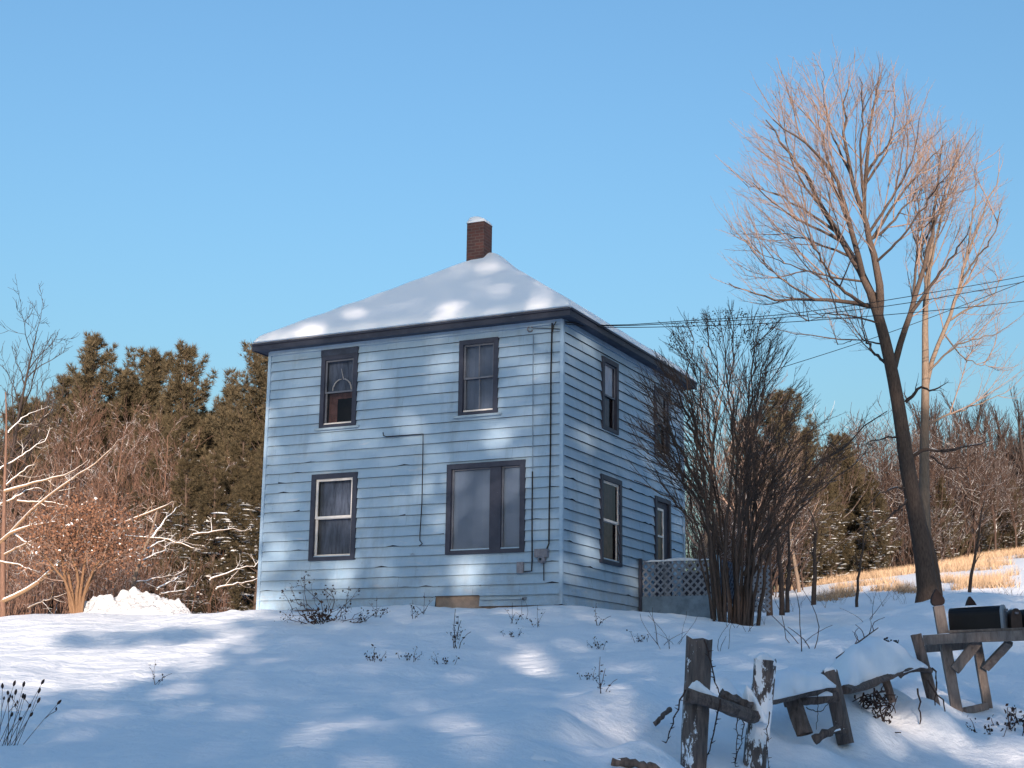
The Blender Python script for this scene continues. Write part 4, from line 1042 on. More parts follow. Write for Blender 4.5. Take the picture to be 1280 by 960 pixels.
GC = 'reddish leafless brush beyond the field'
for i_, (px, v, s) in enumerate([(1040,74,1.6),(1075,77,1.9),(1105,76,1.9),(1135,76,1.8),(1165,78,1.9),(1190,80,1.6),(1012,76,1.8),(985,72,1.2),(1128,70,.9),(1180,72,.9),(950,62,1.3),(915,60,1.4),(880,58,1.2),(1215,84,1.4),(1050,80,2.3),(1090,82,2.4),(1120,80,2.2),(1150,82,2.3),(1180,84,2.2),(1020,80,2.2),(1210,86,1.3),(1240,88,1.3),(1270,88,1.2),(1300,88,1.3),(1225,84,1.2),(1255,85,1.2),(1285,86,1.2),(1195,80,1.1),(900,50,1.1),(925,52,1.2),(945,56,1.3),(870,52,1.0),(890,46,.8),(930,46,.8),(910,56,1.6),(955,60,1.7),(985,68,2.0),(1160,86,2.4),(1060,86,2.5),(1000,84,2.4)]):
    n_ = put(bC, px, v, i_*2.1, s, 'reddish leafless brush standing beyond the sunlit field'); n_['group'] = GC

# far grey bare trees along the rise at right
GF = 'grey bare trees in the far row on the right'
fl = 'thin grey leafless tree in the crowded far row at right'
fA = bare_proto(41, 9.5, M['far'], M['far'], fl, .19, .5, .35, 14, .26, .6, group=GF, lv=1, rmin=.012, nch=(6, 9))
fB = bare_proto(42, 8.6, M['far'], M['far'], fl, .17, .45, .4, 13, .25, .6, group=GF, lv=1, rmin=.012, nch=(6, 9))
for i_ in range(46):
    put(rB, 905+i_*8.4, 78+(i_*7 % 19), i_*1.9, .66+.11*(i_*5 % 4))
for i_ in range(30):                               # unseen trees added right of the field to fill the window reflections
    q_ = CAM+RH*(36+(i_*7 % 17))+FH*(-6+i_*1.9); n_ = dup(rB, V3(q_[0], q_[1], gz(q_[0], q_[1])), i_*1.7, .8+.1*(i_*5 % 4), 'leafless tree in the wood to the right of the field, out past the mailboxes'); n_['group'] = 'leafless trees right of the field'
rg = random.Random(77)
for i_ in range(120):
    px = 1150+i_*1.5+rg.uniform(-3, 3); put((fA, fB)[i_ % 2], px, rg.uniform(88, 112), rg.uniform(0, 6.28), rg.uniform(.9, 1.25))
for i_ in range(24):
    n_ = put((fA, fB)[i_ % 2], 985+i_*7.5, rg.uniform(84, 96), rg.uniform(0, 6.28), rg.uniform(.62, .85), 'thin grey leafless tree behind the low conifers left of the leaning trunk'); n_['group'] = 'grey bare trees behind the low conifers'

# bare trees behind the house and at the left edge
hA = bare_proto(51, 8.2, M['barkpale'], M['twig'], '', .12, .6, .25, 18, .34, .5, rmin=.008)
put(hA, 880, 47, .4, 1.0, 'pale sunlit leafless tree rising behind the left half of the tall shrub')
put(hA, 838, 44, 2.4, .90, 'sunlit leafless tree showing above the roof edge at the back of the house')
put(hA, 806, 50, 3.9, .93, 'thin leafless tree whose twigs peep over the right eave')
put(hA, 930, 52, 4.9, .98, 'pale sunlit leafless tree behind the right half of the tall shrub')
put(hA, 1000, 58, 1.9, .75, 'leafless tree right of the tall shrub against the sky')
eA = bare_proto(52, 9.8, M['far'], M['far'], '', .12, .7, .3, 17, .33, .45, rmin=.008)
put(eA, -12, 47, .2, 1.06, 'bluish leafless tree at the left edge reaching highest against the sky')
put(eA, 34, 56, 1.9, .92, 'bluish leafless tree with spreading twigs left of the pines')
put(eA, 58, 64, 4.0, .82, 'distant leafless tree low between edge tree and pines')
# --- snow-laden limbs at the left edge
rng = random.Random(9)
b = gpt(6, 33, -.1)
sn = thing('bare_tree', b, 'leafless tree at the left edge with long snow-covered limbs', 'tree')
tr = Tubes(); tr.add(along([b]+[at(x, y, 33) for x, y in ((2,720),(6,650),(4,600),(10,545),(7,490))], 10), np.linspace(.075, .012, 10), 8); tr.build('trunk', M['brush'], sn)
tw = [Tubes(), Tubes()]
for i, (L, r0, r1, dv) in enumerate([([(2,752),(26,742),(55,726),(68,707),(80,697),(103,687),(131,665),(153,655),(200,634)], .062, .018, -1.2), ([(131,665),(150,669),(179,672),(205,673),(235,682)], .028, .012, -1.0),
        ([(0,678),(17,663),(50,655),(68,653)], .05, .02, -.6), ([(14,665),(32,645),(50,628),(77,608),(107,587),(140,562)], .04, .012, -.8), ([(6,614),(40,604),(62,599),(92,588)], .045, .012, -.5),
        ([(4,694),(30,680),(50,672),(74,664)], .03, .012, -1), ([(0,702),(25,706),(38,712)], .03, .012, -.8), ([(22,626),(40,628),(55,626),(85,633)], .028, .01, -.5), ([(8,606),(26,590),(44,578)], .026, .01, .3),
        ([(0,630),(20,622),(36,610),(52,612)], .03, .012, .5), ([(18,668),(30,676),(42,684)], .025, .012, -.6), ([(0,585),(20,575),(40,560),(60,548)], .024, .008, 1), ([(10,540),(30,520),(50,512)], .02, .008, 1), ([(35,760),(52,752),(76,745)], .02, .01, -1)]):
    o_ = Tubes(); traced(o_, tw, [at(x, y, 33+dv*j/(len(L)-1)) for j, (x, y) in enumerate(L)], r0, r1, rng, 14, 7, 2.4, .6, .15, rmin=.006, nch=(2, 3), start=.25, jit=.015); o_.build('limb', M['barksnow'], sn)
crown(sn, M['barksnow'], tw)
b = gpt(162, 35, -.1)
s2 = thing('bare_tree', b, 'small leaning leafless tree behind the snow pile with snowy forked limbs', 'tree')
tr = Tubes(); tr.add(along([b]+[at(x, y, 35) for x, y in ((166,727),(175,694),(190,672),(196,640))], 9), np.linspace(.075, .025, 9), 7); tr.build('trunk', M['barkpale'], s2)
tw = [Tubes(), Tubes()]
for i, L in enumerate([[(178,690),(196,678),(215,674),(238,680)], [(190,672),(205,650),(220,634)], [(172,704),(200,690),(210,682)], [(168,728),(200,722),(232,716)], [(196,736),(215,726),(230,718)], [(182,684),(186,696),(190,706)], [(200,742),(225,740),(240,734)],
                           [(262,724),(290,714),(322,706)], [(270,735),(300,728),(326,722)], [(240,668),(268,664),(300,660)]]):
    o_ = Tubes(); traced(o_, tw, [at(x, y, 35+.6*j) for j, (x, y) in enumerate(L)], .03, .01, rng, 10, 6, 2.5, .6, .2, rmin=.006, nch=(2, 3)); o_.build('limb', M['barksnow'], s2)
crown(s2, M['barksnow'], tw)

# --- small tree still holding rust-brown leaves
VR = 31.
b = gpt(98, VR, -.1)
ru = thing('leafy_tree', b, 'small spreading tree with rust-brown dry leaves beside the snow pile', 'tree')
st = Tubes(); tw = [Tubes(), Tubes()]; tips = []
for (x0_, L) in [(92,[(84,728),(78,704),(70,680),(62,660)]), (95,[(88,735),(84,705),(96,670),(100,645)]), (99,[(100,735),(104,700),(118,672),(128,650)]), (102,[(104,742),(112,715),(132,690),(150,670)]), (97,[(97,740),(98,710),(88,690),(80,650)]), (100,[(106,735),(122,705),(148,695),(160,690)]), (94,[(90,740),(72,710),(58,700),(50,692)])]:
    p0 = gpt(x0_, VR, -.1); traced(st, tw, [p0]+[at(x, y, VR+rng.uniform(-.6, .6)*j/3) for j, (x, y) in enumerate(L)], .042, .012, rng, 10, 7, 6, .75, .25, tips=tips, start=.4, rmin=.006, nch=(3, 5))
st.build('trunk', M['rustbark'], ru)
crown(ru, M['twig'], tw)
P = np.array([p for p, d in tips]); P = np.repeat(P, 15, 0)+NR.normal(0, .19, (len(P)*15, 3)); tri_obj('leaves', blob_leaves(P, .030), M['rust'], ru, 4)
P = P[NR.rand(len(P)) < .012]+V3(0, 0, .05); tri_obj('snow', blob_leaves(P, .035), M['snowcap'], ru, 4)['kind'] = 'stuff'

# --- ploughed snow pile
def lump(name, c, rx, ry, h, mat, seed, loc, label=None, cat=None, n=46, rough=.12, parent=None, fr=2.2, az=YAW):
    V = []; F = []; ca, sa = math.cos(az), math.sin(az)
    for i in range(n):
        for j in range(n):
            x = -1+2*i/(n-1); y = -1+2*j/(n-1); e = max(0, 1-(x*x+y*y))
            z = h*e**.6*(1+.8*float(vnoise(x*2.1+seed, y*2.1)))+ (rough*float(vnoise(x*fr*3+seed, y*fr*3)) + rough*.6*float(vnoise(x*fr*7, y*fr*7+seed)))*min(1, e*3)-.12*(e == 0)
            X, Y = x*rx, y*ry; V.append(np.asarray(c)+V3(X*ca-Y*sa, X*sa+Y*ca, z-.04))
    for i in range(n-1):
        for j in range(n-1): k = i*n+j; F.append((k, k+n, k+n+1, k+1))
    m = MB(); m.add(V, F); o = m.build(name, mat, parent, True, loc)
    if label: tag(o, label, cat)
    return o
c = gpt(166, 31.5)
lump('snow_pile', c, 1.35, .8, .44, M['snowpile'], 3, c, 'lumpy sunlit heap of cleared snow beside the rust-leaved tree', 'snow pile', 80, .22)

# --- saplings at the edge of the field
def sapling(px, v, L, r, label, mat='twigdark'):
    b = gpt(px, v, -.1); o = thing('sapling', b, label, 'tree', 'saplings at the near edge of the field'); t = Tubes(); tw = [Tubes(), Tubes()]
    traced(t, tw, [b]+[at(x, y, v) for x, y in L], r, r*.35, rng, 9, 6, 3.5, .8, .4, start=.45, rmin=.007, nch=(3, 5)); t.build('trunk', M[mat], o)
    crown(o, M[mat], tw)
sapling(1017, 45, [(1017,735),(1020,712),(1016,680),(1018,650)], .085, 'sapling with dark lower stem in front of the left end of the sunlit field')
sapling(1071, 42, [(1071,735),(1073,715),(1079,696),(1080,660)], .05, 'crooked thin sapling midway between the field\'s left end and the leaning trunk')
sapling(1212, 36, [(1211,735),(1217,705),(1223,680),(1226,640)], .055, 'straight thin sapling right of the leaning trunk, above the mailboxes')
sapling(977, 36, [(978,750),(976,716),(972,680),(968,620)], .075, 'dark sapling nearest the right side of the porch')
sapling(984, 41, [(984,740),(987,700),(985,660)], .07, 'dark sapling just right of the one nearest the porch')
sapling(962, 38, [(962,740),(960,700),(965,640)], .09, 'dark stem partly hidden behind the porch\'s right end')

# --- dry grass in the field
n = 26000
px = NR.uniform(955, 1330, n); v = NR.uniform(46, 86, n)
A_ = ray(640, 760); P = np.stack([CAM+(ray(a, 760)/(ray(a, 760) @ FH))*b_ for a, b_ in zip(px, v)]); uu, vv = (P-CAM) @ RH, (P-CAM) @ FH
P[:, 2] = ground_uv(uu, vv)
far_edge = np.interp(px, [955, 1000, 1100, 1200, 1290], [62, 64, 68, 76, 84])
dens = vnoise(uu*.35, vv*.16)+.6*vnoise(uu*1.1+9, vv*.6)+.28*np.exp(-((v-far_edge)/4.5)**2)*1.6+.05+.16*np.clip((px-1170)/40, 0, 1)
keep = (dens > .25) & (v < far_edge+5)
P = P[keep]; n = len(P)
D = np.tile(V3(0, 0, 1), (n, 1))
tri_obj('field_grass', needles(P-V3(0, 0, .03), D, 4, .42, .009, .30), M['grass'])
tag(bpy.data.objects['field_grass'], 'dry tawny grass standing through the snow of the field', 'grass', kind='stuff')
# ------------------------------------------------------------------ split-rail fence with drifts on it
def pb(mb, q0, q1, w, h=None, jit=.006, seg=6, taper=1., m=0, side=None):
    """bar between (px, py, v) points; w, h in metres"""
    mb.beam(at(*q0), at(*q1), w, h or w, side, jit, seg, m, taper)
VF1, VF2, VF3, VF4 = 10., 10.2, 11.4, 12.8
def mat_snowy_wood(name, th):
    m, nt, b, l = nodes(name)
    f = noise(nt, 7, 5, .7, stretch=(5, 5, .7)); col = mixc(nt, ramp(nt, f, .3, .7), (.042, .034, .034), (.17, .14, .128))
    k = noise(nt, 3.2, 6, .72, stretch=(2.2, 2.2, .9)); col = mixc(nt, ramp(nt, k, th, th+.03), col, SNOWC)
    l.new(col, b.inputs['Base Color']); b.inputs['Roughness'].default_value = .85; bump(nt, b, f, .6, .012)
    return m
M['woodsnowy'] = mat_snowy_wood('snow_flecked_post', .575)
M['woodplaster'] = mat_snowy_wood('snow_plastered_wood', .515)
M['woodflecked'] = mat_snowy_wood('snow_flecked_wood', .655)
fe = thing('rail_fence', gpt(960, 10.6), 'broken split-rail fence of leaning weathered posts heaped with snow', 'fence')
def post(pts, w, d, mat, jag=0, name='post', seg=9):
    """split post through (px, py, v) points with a ragged top"""
    mb = MB(); P = along([at(*q) for q in pts], seg); V = []; F = []; k = 8
    ax = unit(P[0]-P[-1]); sd = unit(RH-ax*(RH @ ax)); fw = np.cross(ax, sd)
    for i in range(seg):
        for j in range(k):
            a = j*2*math.pi/k+.39; c = math.cos(a); s = math.sin(a)
            e = (abs(c)**3.2+abs(s)**3.2)**(-1/3.2)
            r = 1+.09*float(vnoise(j*1.7+i*.35+w*90, j*2.1))+R.uniform(-.03, .03)
            q = P[i]+sd*c*e*w/2*r+fw*s*e*d/2*r
            if i == 0: q = q+ax*(R.uniform(-jag, jag)*1.2)
            V.append(q)
    for i in range(seg-1):
        for j in range(k): j2 = (j+1) % k; F.append((i*k+j, (i+1)*k+j, (i+1)*k+j2, i*k+j2))
    V.append(P[0]-ax*jag*1.5); t = len(V)-1
    for j in range(k): F.append((t, j, (j+1) % k))
    mb.add(V, F); return mb.build(name, mat, fe)
def rail(pts, w, d, mat='wood', name='rail', jit=.35):
    """rough split rail with an uneven outline"""
    P = along([at(*q) for q in pts], 14); k = 7; V = []; F = []
    for i in range(14):
        t = unit(P[min(13, i+1)]-P[max(0, i-1)]); sd = unit(np.cross(t, (0, 0, 1))); up = np.cross(sd, t)
        for j in range(k):
            a = j*2*math.pi/k; r = 1+jit*float(vnoise(i*.55+P[0][0]*7, j*1.9))+R.uniform(-.08, .08); V.append(P[i]+sd*math.cos(a)*d/2*r+up*math.sin(a)*w/2*r)
    for i in range(13):
        for j in range(k): j2 = (j+1) % k; F.append((i*k+j, i*k+j2, (i+1)*k+j2, (i+1)*k+j))
    F.append(tuple(range(k-1, -1, -1))); F.append(tuple(13*k+j for j in range(k)))
    m = MB(); m.add(V, F); return m.build(name, M[mat], fe)
s_ = 1/FPX
post([(874,799,VF1),(872,850,VF1),(869,900,VF1),(866,985,VF1)], 31*VF1*s_, .15, M['woodsnowy'], .022)
post([(957,824,VF2),(955,855,VF2+.03),(950,890,VF2+.06),(946,920,VF2+.08),(940,990,VF2+.08)], 27*VF2*s_, .15, M['woodplaster'], .015)
post([(1036,838,VF3),(1044,868,VF3),(1050,895,VF3),(1057,930,VF3)], 20*VF3*s_, .10, M['woodflecked'], .008)
post([(1145,793,VF4),(1155,830,VF4),(1163,865,VF4),(1174,902,VF4)], 13*VF4*s_, .09, M['wood'], .004)
post([(990,872,VF3-.3),(997,893,VF3-.35),(1006,918,VF3-.4)], 20*VF3*s_, .06, M['wood'], .004)
post([(1106,847,VF4-.5),(1111,862,VF4-.5),(1116,878,VF4-.5)], 9*VF4*s_, .06, M['wood'], .002)
rail([(857,869,VF1-.13),(880,874,VF1-.12),(910,884,VF1-.1),(945,897,VF2-.12)], 17*VF1*s_, .09)
rail([(900,868,VF1+.1),(918,877,VF1+.1),(938,886,VF1+.1)], 17*VF1*s_, .12, jit=.7)
rail([(954,876,VF2+.1),(985,870,VF3-.5),(1005,866,VF3-.3),(1036,860,VF3-.1)], 13*VF3*s_, .10, jit=.5)
rail([(980,877,VF3-.26),(1000,875,VF3-.26),(1020,873,VF3-.2),(1046,871,VF3-.1)], 14*VF3*s_, .07)
rail([(1056,862,VF3+.05),(1076,860,VF3+.3),(1098,850,VF4-.7),(1120,840,VF4-.4),(1145,832,VF4-.05)], 11*VF3*s_, .10, jit=.6)
rail([(1124,845,VF4-.1),(1133,838,VF4-.1),(1150,836,VF4-.08),(1164,838,VF4-.05)], 7*VF4*s_, .07, jit=.5)
# the drifts lying on the rails
def drift(name, rows, dep, seed, parent=fe, nose=.5):
    """heap of snow on a rail: rows are (px, y_top, y_bottom, v) along its length"""
    V = []; F = []; n = 30; k = 16
    xs = [r[0] for r in rows]
    for i in range(n):
        x = xs[0]+(xs[-1]-xs[0])*i/(n-1); yt, yb, v = (float(np.interp(x, xs, [r[c] for r in rows])) for c in (1, 2, 3))
        T = at(x, yt, v); B = at(x, yb, v); hh = (T[2]-B[2]); e = min(1, 5*i/(n-1)+.06, 5*(n-1-i)/(n-1)+.06)**.5
        for j in range(k):
            a = -.35+(math.pi+.7)*j/(k-1); r = 1+.22*float(vnoise(i*.28+seed, j*.35))+.10*float(vnoise(i*.9+seed, j*1.1))
            c = (T*.5+B*.5)*1.
            V.append(B+V3(0, 0, 1)*hh*(max(0, math.sin(a))**.8*r*(e if i not in (0, n-1) else .05))+FH*(dep*.5*max(0, dep-.3))-FH*math.cos(a)*dep*.5*(.8+.2*e)*r+V3(0, 0, min(0, math.sin(a))*.05))
    for i in range(n-1):
        for j in range(k-1): s = i*k+j; F.append((s, s+1, s+k+1, s+k))
        F.append((i*k+k-1, i*k, (i+1)*k, (i+1)*k+k-1))
    m = MB(); m.add(V, F); return m.build(name, M['snowcap'], parent, True)
drift('snow', [(957,850,873,VF2+.15),(985,834,867,VF3-.5),(1005,834,862,VF3-.35),(1030,840,857,VF3-.2),(1040,846,857,VF3-.1)], .75, 2)
drift('snow', [(1050,835,861,VF3+.2),(1066,815,861,VF3+.35),(1085,800,856,VF4-.7),(1105,797,845,VF4-.5),(1128,800,838,VF4-.2),(1146,815,832,VF4),(1156,824,834,VF4)], 1.0, 7)
drift('snow', [(858,855,866,VF1-.05),(872,848,870,VF1-.05),(886,862,876,VF1-.08),(902,872,880,VF1-.08)], .10, 4)
drift('snow', [(928,850,884,VF2+.02),(940,862,893,VF2-.03),(950,880,899,VF2-.1),(958,892,903,VF2-.1)], .16, 11)
drift('snow', [(945,817,823,VF2),(956,815,826,VF2),(969,822,830,VF2)], .11, 13)
drift('snow', [(1029,834,838,VF3),(1037,833,838,VF3),(1044,835,837,VF3)], .08, 15)
drift('snow', [(1000,866,869,VF3-.25),(1015,863,868,VF3-.25),(1040,864,867,VF3-.15)], .05, 17)
# fallen rails in the snow in front
def log(name, pts, w, label, cat='rail', mat='wood', cap=True):
    P = along([at(*q) for q in pts], 12); c = P[0].copy(); t = Tubes(); o = thing(name, P.mean(0), label, cat)
    Q = P+NR.normal(0, w*.10, P.shape); t.add(Q, w*.5*(1+NR.uniform(-.25, .25, 12)), 8); t.build('log', M[mat], o)
    if cap: snow_strip('snow', P[1]+V3(0, 0, w*.3), P[-2]+V3(0, 0, w*.3), w*1.1, w*.8, o, R.uniform(0, 50), .3)
    return o
log('fallen_rail', [(1018,926,11.0),(1030,918,11.0),(1046,911,11.1),(1058,916,11.1)], .06, 'short dark fallen rail at the foot of the leaning post')
log('fallen_rail', [(1128,912,12.3),(1140,905,12.3),(1156,894,12.4),(1168,886,12.5)], .06, 'dark fallen rail in the snow between leaning post and mailbox stand')
log('fallen_rail', [(655,955,8.3),(668,953,8.3),(685,957,8.35),(705,962,8.4)], .05, 'dark rail end poking from the snow at the bottom edge, left one')
log('fallen_rail', [(765,953,8.5),(780,952,8.5),(800,956,8.5),(822,962,8.55)], .045, 'dark rail end poking from the snow at the bottom edge, near the first post')
log('broken_stick', [(817,905,10.4),(826,897,10.4),(838,886,10.5)], .035, 'short dark stick slanting out of the drift left of the first fence post', 'stick', cap=False)
# thorny canes
def cane(L, v, r, label, thorns=True):
    P = along([at(x, y, v+.1*i) for i, (x, y) in enumerate(L)], 12)+NR.normal(0, .004, (12, 3)); t = Tubes(); t.add(P, np.linspace(r, r*.6, 12), 5); o = t.build('bramble_cane', M['weed'], None); tag(o, label, 'plant', 'bramble canes on the fence')
    if thorns:
        tb = Tubes()
        for i in range(1, 12): d = V3(R.uniform(-1, 1), R.uniform(-1, 1), R.uniform(-.2, .7)); tb.add([P[i], P[i]+unit(d)*R.uniform(.02, .045)], [r*.8, .001], 4)
        tb.build('thorns', M['weed'], o)
    return o
cane([(880,800),(888,825),(893,850),(902,872)], VF1-.2, .006, 'bramble cane hanging down the right side of the first post')
cane([(900,875),(895,905),(888,935),(880,958)], VF1-.2, .006, 'bramble cane below the first rail, right of the first post')
cane([(856,862),(848,885),(840,905),(832,930)], VF1-.2, .006, 'bramble cane arching to the snow left of the first post')
cane([(921,895),(921,925),(919,960)], VF1, .004, 'thin upright cane between the first two posts')
cane([(930,900),(926,930),(914,965)], VF1+.1, .004, 'thin leaning cane just left of the second post')
cane([(962,890),(958,925),(962,968)], VF2-.1, .004, 'thin cane right of the second post')
cane([(1008,885),(1018,890),(1030,888),(1036,878)], VF3-.2, .004, 'thin cane looped under the rail of the third post', False)
cane([(1022,866),(1022,890),(1021,912)], VF3-.3, .003, 'hair-thin stalk hanging below the rail left of the third post', False)
# tangle of brambles between the leaning posts
tg = thing('bramble_tangle', gpt(1095, 12.2), 'tangled dark bramble stems under the snowy rail between two leaning posts', 'plant'); tt = Tubes(); sd = Tubes(); rg = random.Random(3)
for k in range(38):
    x = rg.uniform(1072, 1112); y = rg.uniform(868, 912); L = [(x+rg.uniform(-14, 14)*j/2+rg.uniform(-4, 4), y+rg.uniform(-12, 12)*j/2+rg.uniform(-4, 4)) for j in range(4)]
    tt.add(along([at(a, b_, 12.+rg.uniform(-.25, .25)) for a, b_ in L], 8), np.linspace(.007, .004, 8), 4)
for L in ([(1069,868),(1070,885),(1064,900),(1066,910)], [(1079,866),(1080,880),(1077,900)], [(1093,862),(1100,880),(1104,900)], [(1146,862),(1152,880),(1150,905)], [(1167,835),(1172,855),(1168,880)], [(1160,850),(1166,862),(1175,870),(1181,888)]):
    tt.add(along([at(a, b_, 12.2) for a, b_ in L], 8)+NR.normal(0, .008, (8, 3)), np.linspace(.008, .005, 8), 4)
tt.build('stems', M['weed'], tg)
P = np.array([at(rg.uniform(1076, 1115), rg.uniform(872, 908), 12+rg.uniform(-.2, .2)) for _ in range(90)]); tri_obj('dead_leaves', blob_leaves(P, .018), M['seed'], tg, 4)

# ------------------------------------------------------------------ mailbox stand
VM = 14.2; k_ = VM/FPX
ms = thing('mailbox_stand', gpt(1216, VM), 'grey weathered plank stand with pointed picket posts under the mailboxes', 'mailbox stand')
def plank(name, L, w, d=.045, mat='woodgrey', jit=.003, point=0, mb=None):
    m = MB(); m.beam(at(*L[0]), at(*L[1]), w, d, unit(np.cross(at(*L[1])-at(*L[0]), FH)), jit, 6)
    return m.build(name, M[mat], ms, bevel=.004)
def picket(L, w, tip):
    o = plank('post', L, w, .05)
    a, b_ = at(*L[0]), at(*L[1]); ax = unit(a-b_); sd = unit(np.cross(ax, FH)); 
    # carved point: narrow neck then a spear head
    prof = [(0,.62),(.012,.95),(.035,1.12),(.06,1.02),(.09,.72),(.115,.36),(.135,.05)]
    V = []; F = []
    for t, ww in prof:
        for sx, sy in ((-1,-1),(1,-1),(1,1),(-1,1)): V.append(a+ax*(t*1.15+.004)+sd*sx*ww*w/2*1.15+FH*sy*.026)
    for i in range(len(prof)-1):
        for j in range(4): j2 = (j+1) % 4; F.append((i*4+j, i*4+j2, i*4+4+j2, i*4+4+j))
    F.append(tuple(len(prof)*4-4+j for j in range(4))); F.append((3, 2, 1, 0))
    m = MB(); m.add(V, F); m.build('finial', M['seed'], o)
picket([(1173,757.5,VM),(1200,912,VM)], 13*k_, 0)
picket([(1215,766,VM+.35),(1236,893,VM+.35)], 11*k_, 0)
plank('beam', [(1154,800,VM-.06),(1345,791,VM-.35)], 12*k_, .09)
plank('shelf_board', [(1184,790.5,VM+.12),(1345,784,VM-.15)], .025, .34)
plank('rear_beam', [(1157,810,VM+.3),(1215,806,VM+.3)], 11*k_, .04)
plank('brace', [(1193,838,VM-.04),(1221,803,VM-.04)], 12*k_, .05)
plank('brace', [(1232,835,VM+.28),(1262,803,VM-.1)], 10*k_, .05)
plank('lower_rail', [(1205,889,VM+.03),(1233,883,VM+.3)], 9*k_, .05)
snow_strip('snow', at(1160,795.5,VM-.05), at(1190,793,VM-.1), .07, .018, ms, 2, .4)
def mailbox(q0, q1, h, wd, mat, face, label, flag=False):
    """arched box: q0 rear bottom, q1 front bottom (px, py, v)"""
    a, b_ = at(*q0), at(*q1); ax = unit(b_-a); L = np.linalg.norm(b_-a); sd = unit(np.cross(ax, (0, 0, 1))); up = np.cross(sd, ax)
    o = thing('mailbox', (a+b_)/2, label, 'mailbox')
    prof = [(-.5,0),(-.5,.62)]+[(-.5*math.cos(t), .62+.38*math.sin(t)) for t in np.linspace(.25, math.pi-.25, 9)]+[(.5,.62),(.5,0)]
    def shell(t0, t1, g):
        V = []; F = []; n = len(prof)
        for t in (t0, t1):
            for x, z in prof: V.append(a+ax*t+sd*x*wd*g+up*(z*h*g+(1-g)*-.01))
        for j in range(n): j2 = (j+1) % n; F.append((j, j2, n+j2, n+j))
        F.append(tuple(range(n-1, -1, -1))); F.append(tuple(range(n, 2*n))); return V, F
    m = MB(); m.add(*shell(0, L-.03, 1)); m.build('body', M[mat], o, bevel=.004)
    m = MB(); m.add(*shell(L-.028, L, 1.03)); dr = m.build('door', M[face], o, bevel=.004)
    m = MB(); c = a+ax*L+up*h*.8; m.beam(c, c+ax*.03, .03, .02, sd); m.build('latch', M['greybox'], dr)
    snow_strip('snow', a+ax*.03+up*h*.985, a+ax*(L-.1)+up*h*.985, wd*.5, .02, o, 6, .6)
    return o
mailbox((1190,789.5,VM+.25), (1258,786,VM-.02), .225, .19, 'black', 'boxface', 'black mailbox with grey door on the plank stand, left of the others')
mailbox((1264,788.5,VM+.15), (1271.5,787.5,VM-.08), .20, .10, 'boxbrown', 'boxbrown', 'narrow brown newspaper box between the two black mailboxes')
mailbox((1276,788.5,VM+.12), (1335,784,VM-.18), .20, .19, 'black', 'boxface', 'black mailbox cut off by the right edge of the photo')

# ------------------------------------------------------------------ wires to the house
def wire(pts, label, r=.0085, sag=.0):
    P = along(pts, 40); t = np.linspace(0, 1, 40); P[:, 2] -= sag*4*t*(1-t); tb = Tubes(); tb.add(P, [r]*40, 5); o = tb.build('overhead_wire', M['cable']); return tag(o, label, 'wire', 'overhead wires to the house')
h0 = V3(.05, .10, 5.20); 
a0 = plane_pt(752, 407.5, 0, .34); vh = uv(a0)[1]
wire([plane_pt(707,402,0,.1), at(755,409,vh+.3), at(880,399,vh+1), at(963,396,30), at(1088,379,31), at(1280,346,32), at(1900,200,35)], 'uppermost of the wires running from the house eave to the right')
wire([plane_pt(707,403,0,.1), at(755,409.5,vh+.3), at(880,402,vh+1), at(963,399,30.2), at(1120,382,31), at(1280,353,32.3), at(1900,210,35.3)], 'second wire from the top, closely below the uppermost one')
wire([plane_pt(707,405,0,.1), at(755,410.5,vh+.3), at(880,407.5,vh+1), at(963,404.5,30), at(1120,393,31), at(1280,377,32), at(1900,285,35)], 'lowest of the three wires running right from the front eave')
c1 = V3(.02, DEP+.05, 5.1)
wire([c1, at(866,490,35), at(940,471,35), at(1021,446,34.5), at(1110,417,34.2), at(1280,353,33), at(1900,60,34)], 'wire sagging up to the right from the back corner of the eave')

# ------------------------------------------------------------------ plants in the snow
cl = thing('seed_head_plant', gpt(24, 9.4), 'clump of tall dry stalks with dark seed heads at the lower left corner', 'plant')
tt = Tubes(); hd = Tubes(); rg = random.Random(2)
for (x0_, x1_, y1_) in [(2,-2,852),(8,17,857),(12,3,860),(18,19,868),(26,29,858),(28,47,878),(30,52,855),(34,48,866),(22,36,884),(6,10,878),(38,72,880),(15,28,872),(5,-6,870),(20,24,900),(27,38,895),(33,30,874),(10,14,895),(24,10,868)]:
    p0 = gpt(x0_, 9.4+rg.uniform(-.2, .2), -.02); q = at(x1_, y1_, 9.4+rg.uniform(-.25, .25)); P = along([p0, p0*.5+q*.5+NR.normal(0, .012, 3), q], 7); tt.add(P, np.linspace(.0026, .0017, 7), 4)
    d = unit(P[-1]-P[-2]); hd = Tubes(); hd.add([q-d*.004, q+d*.008, q+d*.022, q+d*.034], [.003, .009, .0085, .0025], 6); hd.build('seed_head', M['seed'], cl)
    if rg.random() < .5:
        m_ = P[4]; e = m_+V3(rg.uniform(-.05, .05), rg.uniform(-.05, .05), .05); tt.add([m_, (m_+e)/2+V3(0,0,.005), e], [.002]*3, 4); hd = Tubes(); hd.add([e, e+V3(0,0,.012), e+V3(0,0,.024)], [.0025, .007, .0025], 6); hd.build('seed_head', M['seed'], cl)
tt.build('stalks', M['weed'], cl)
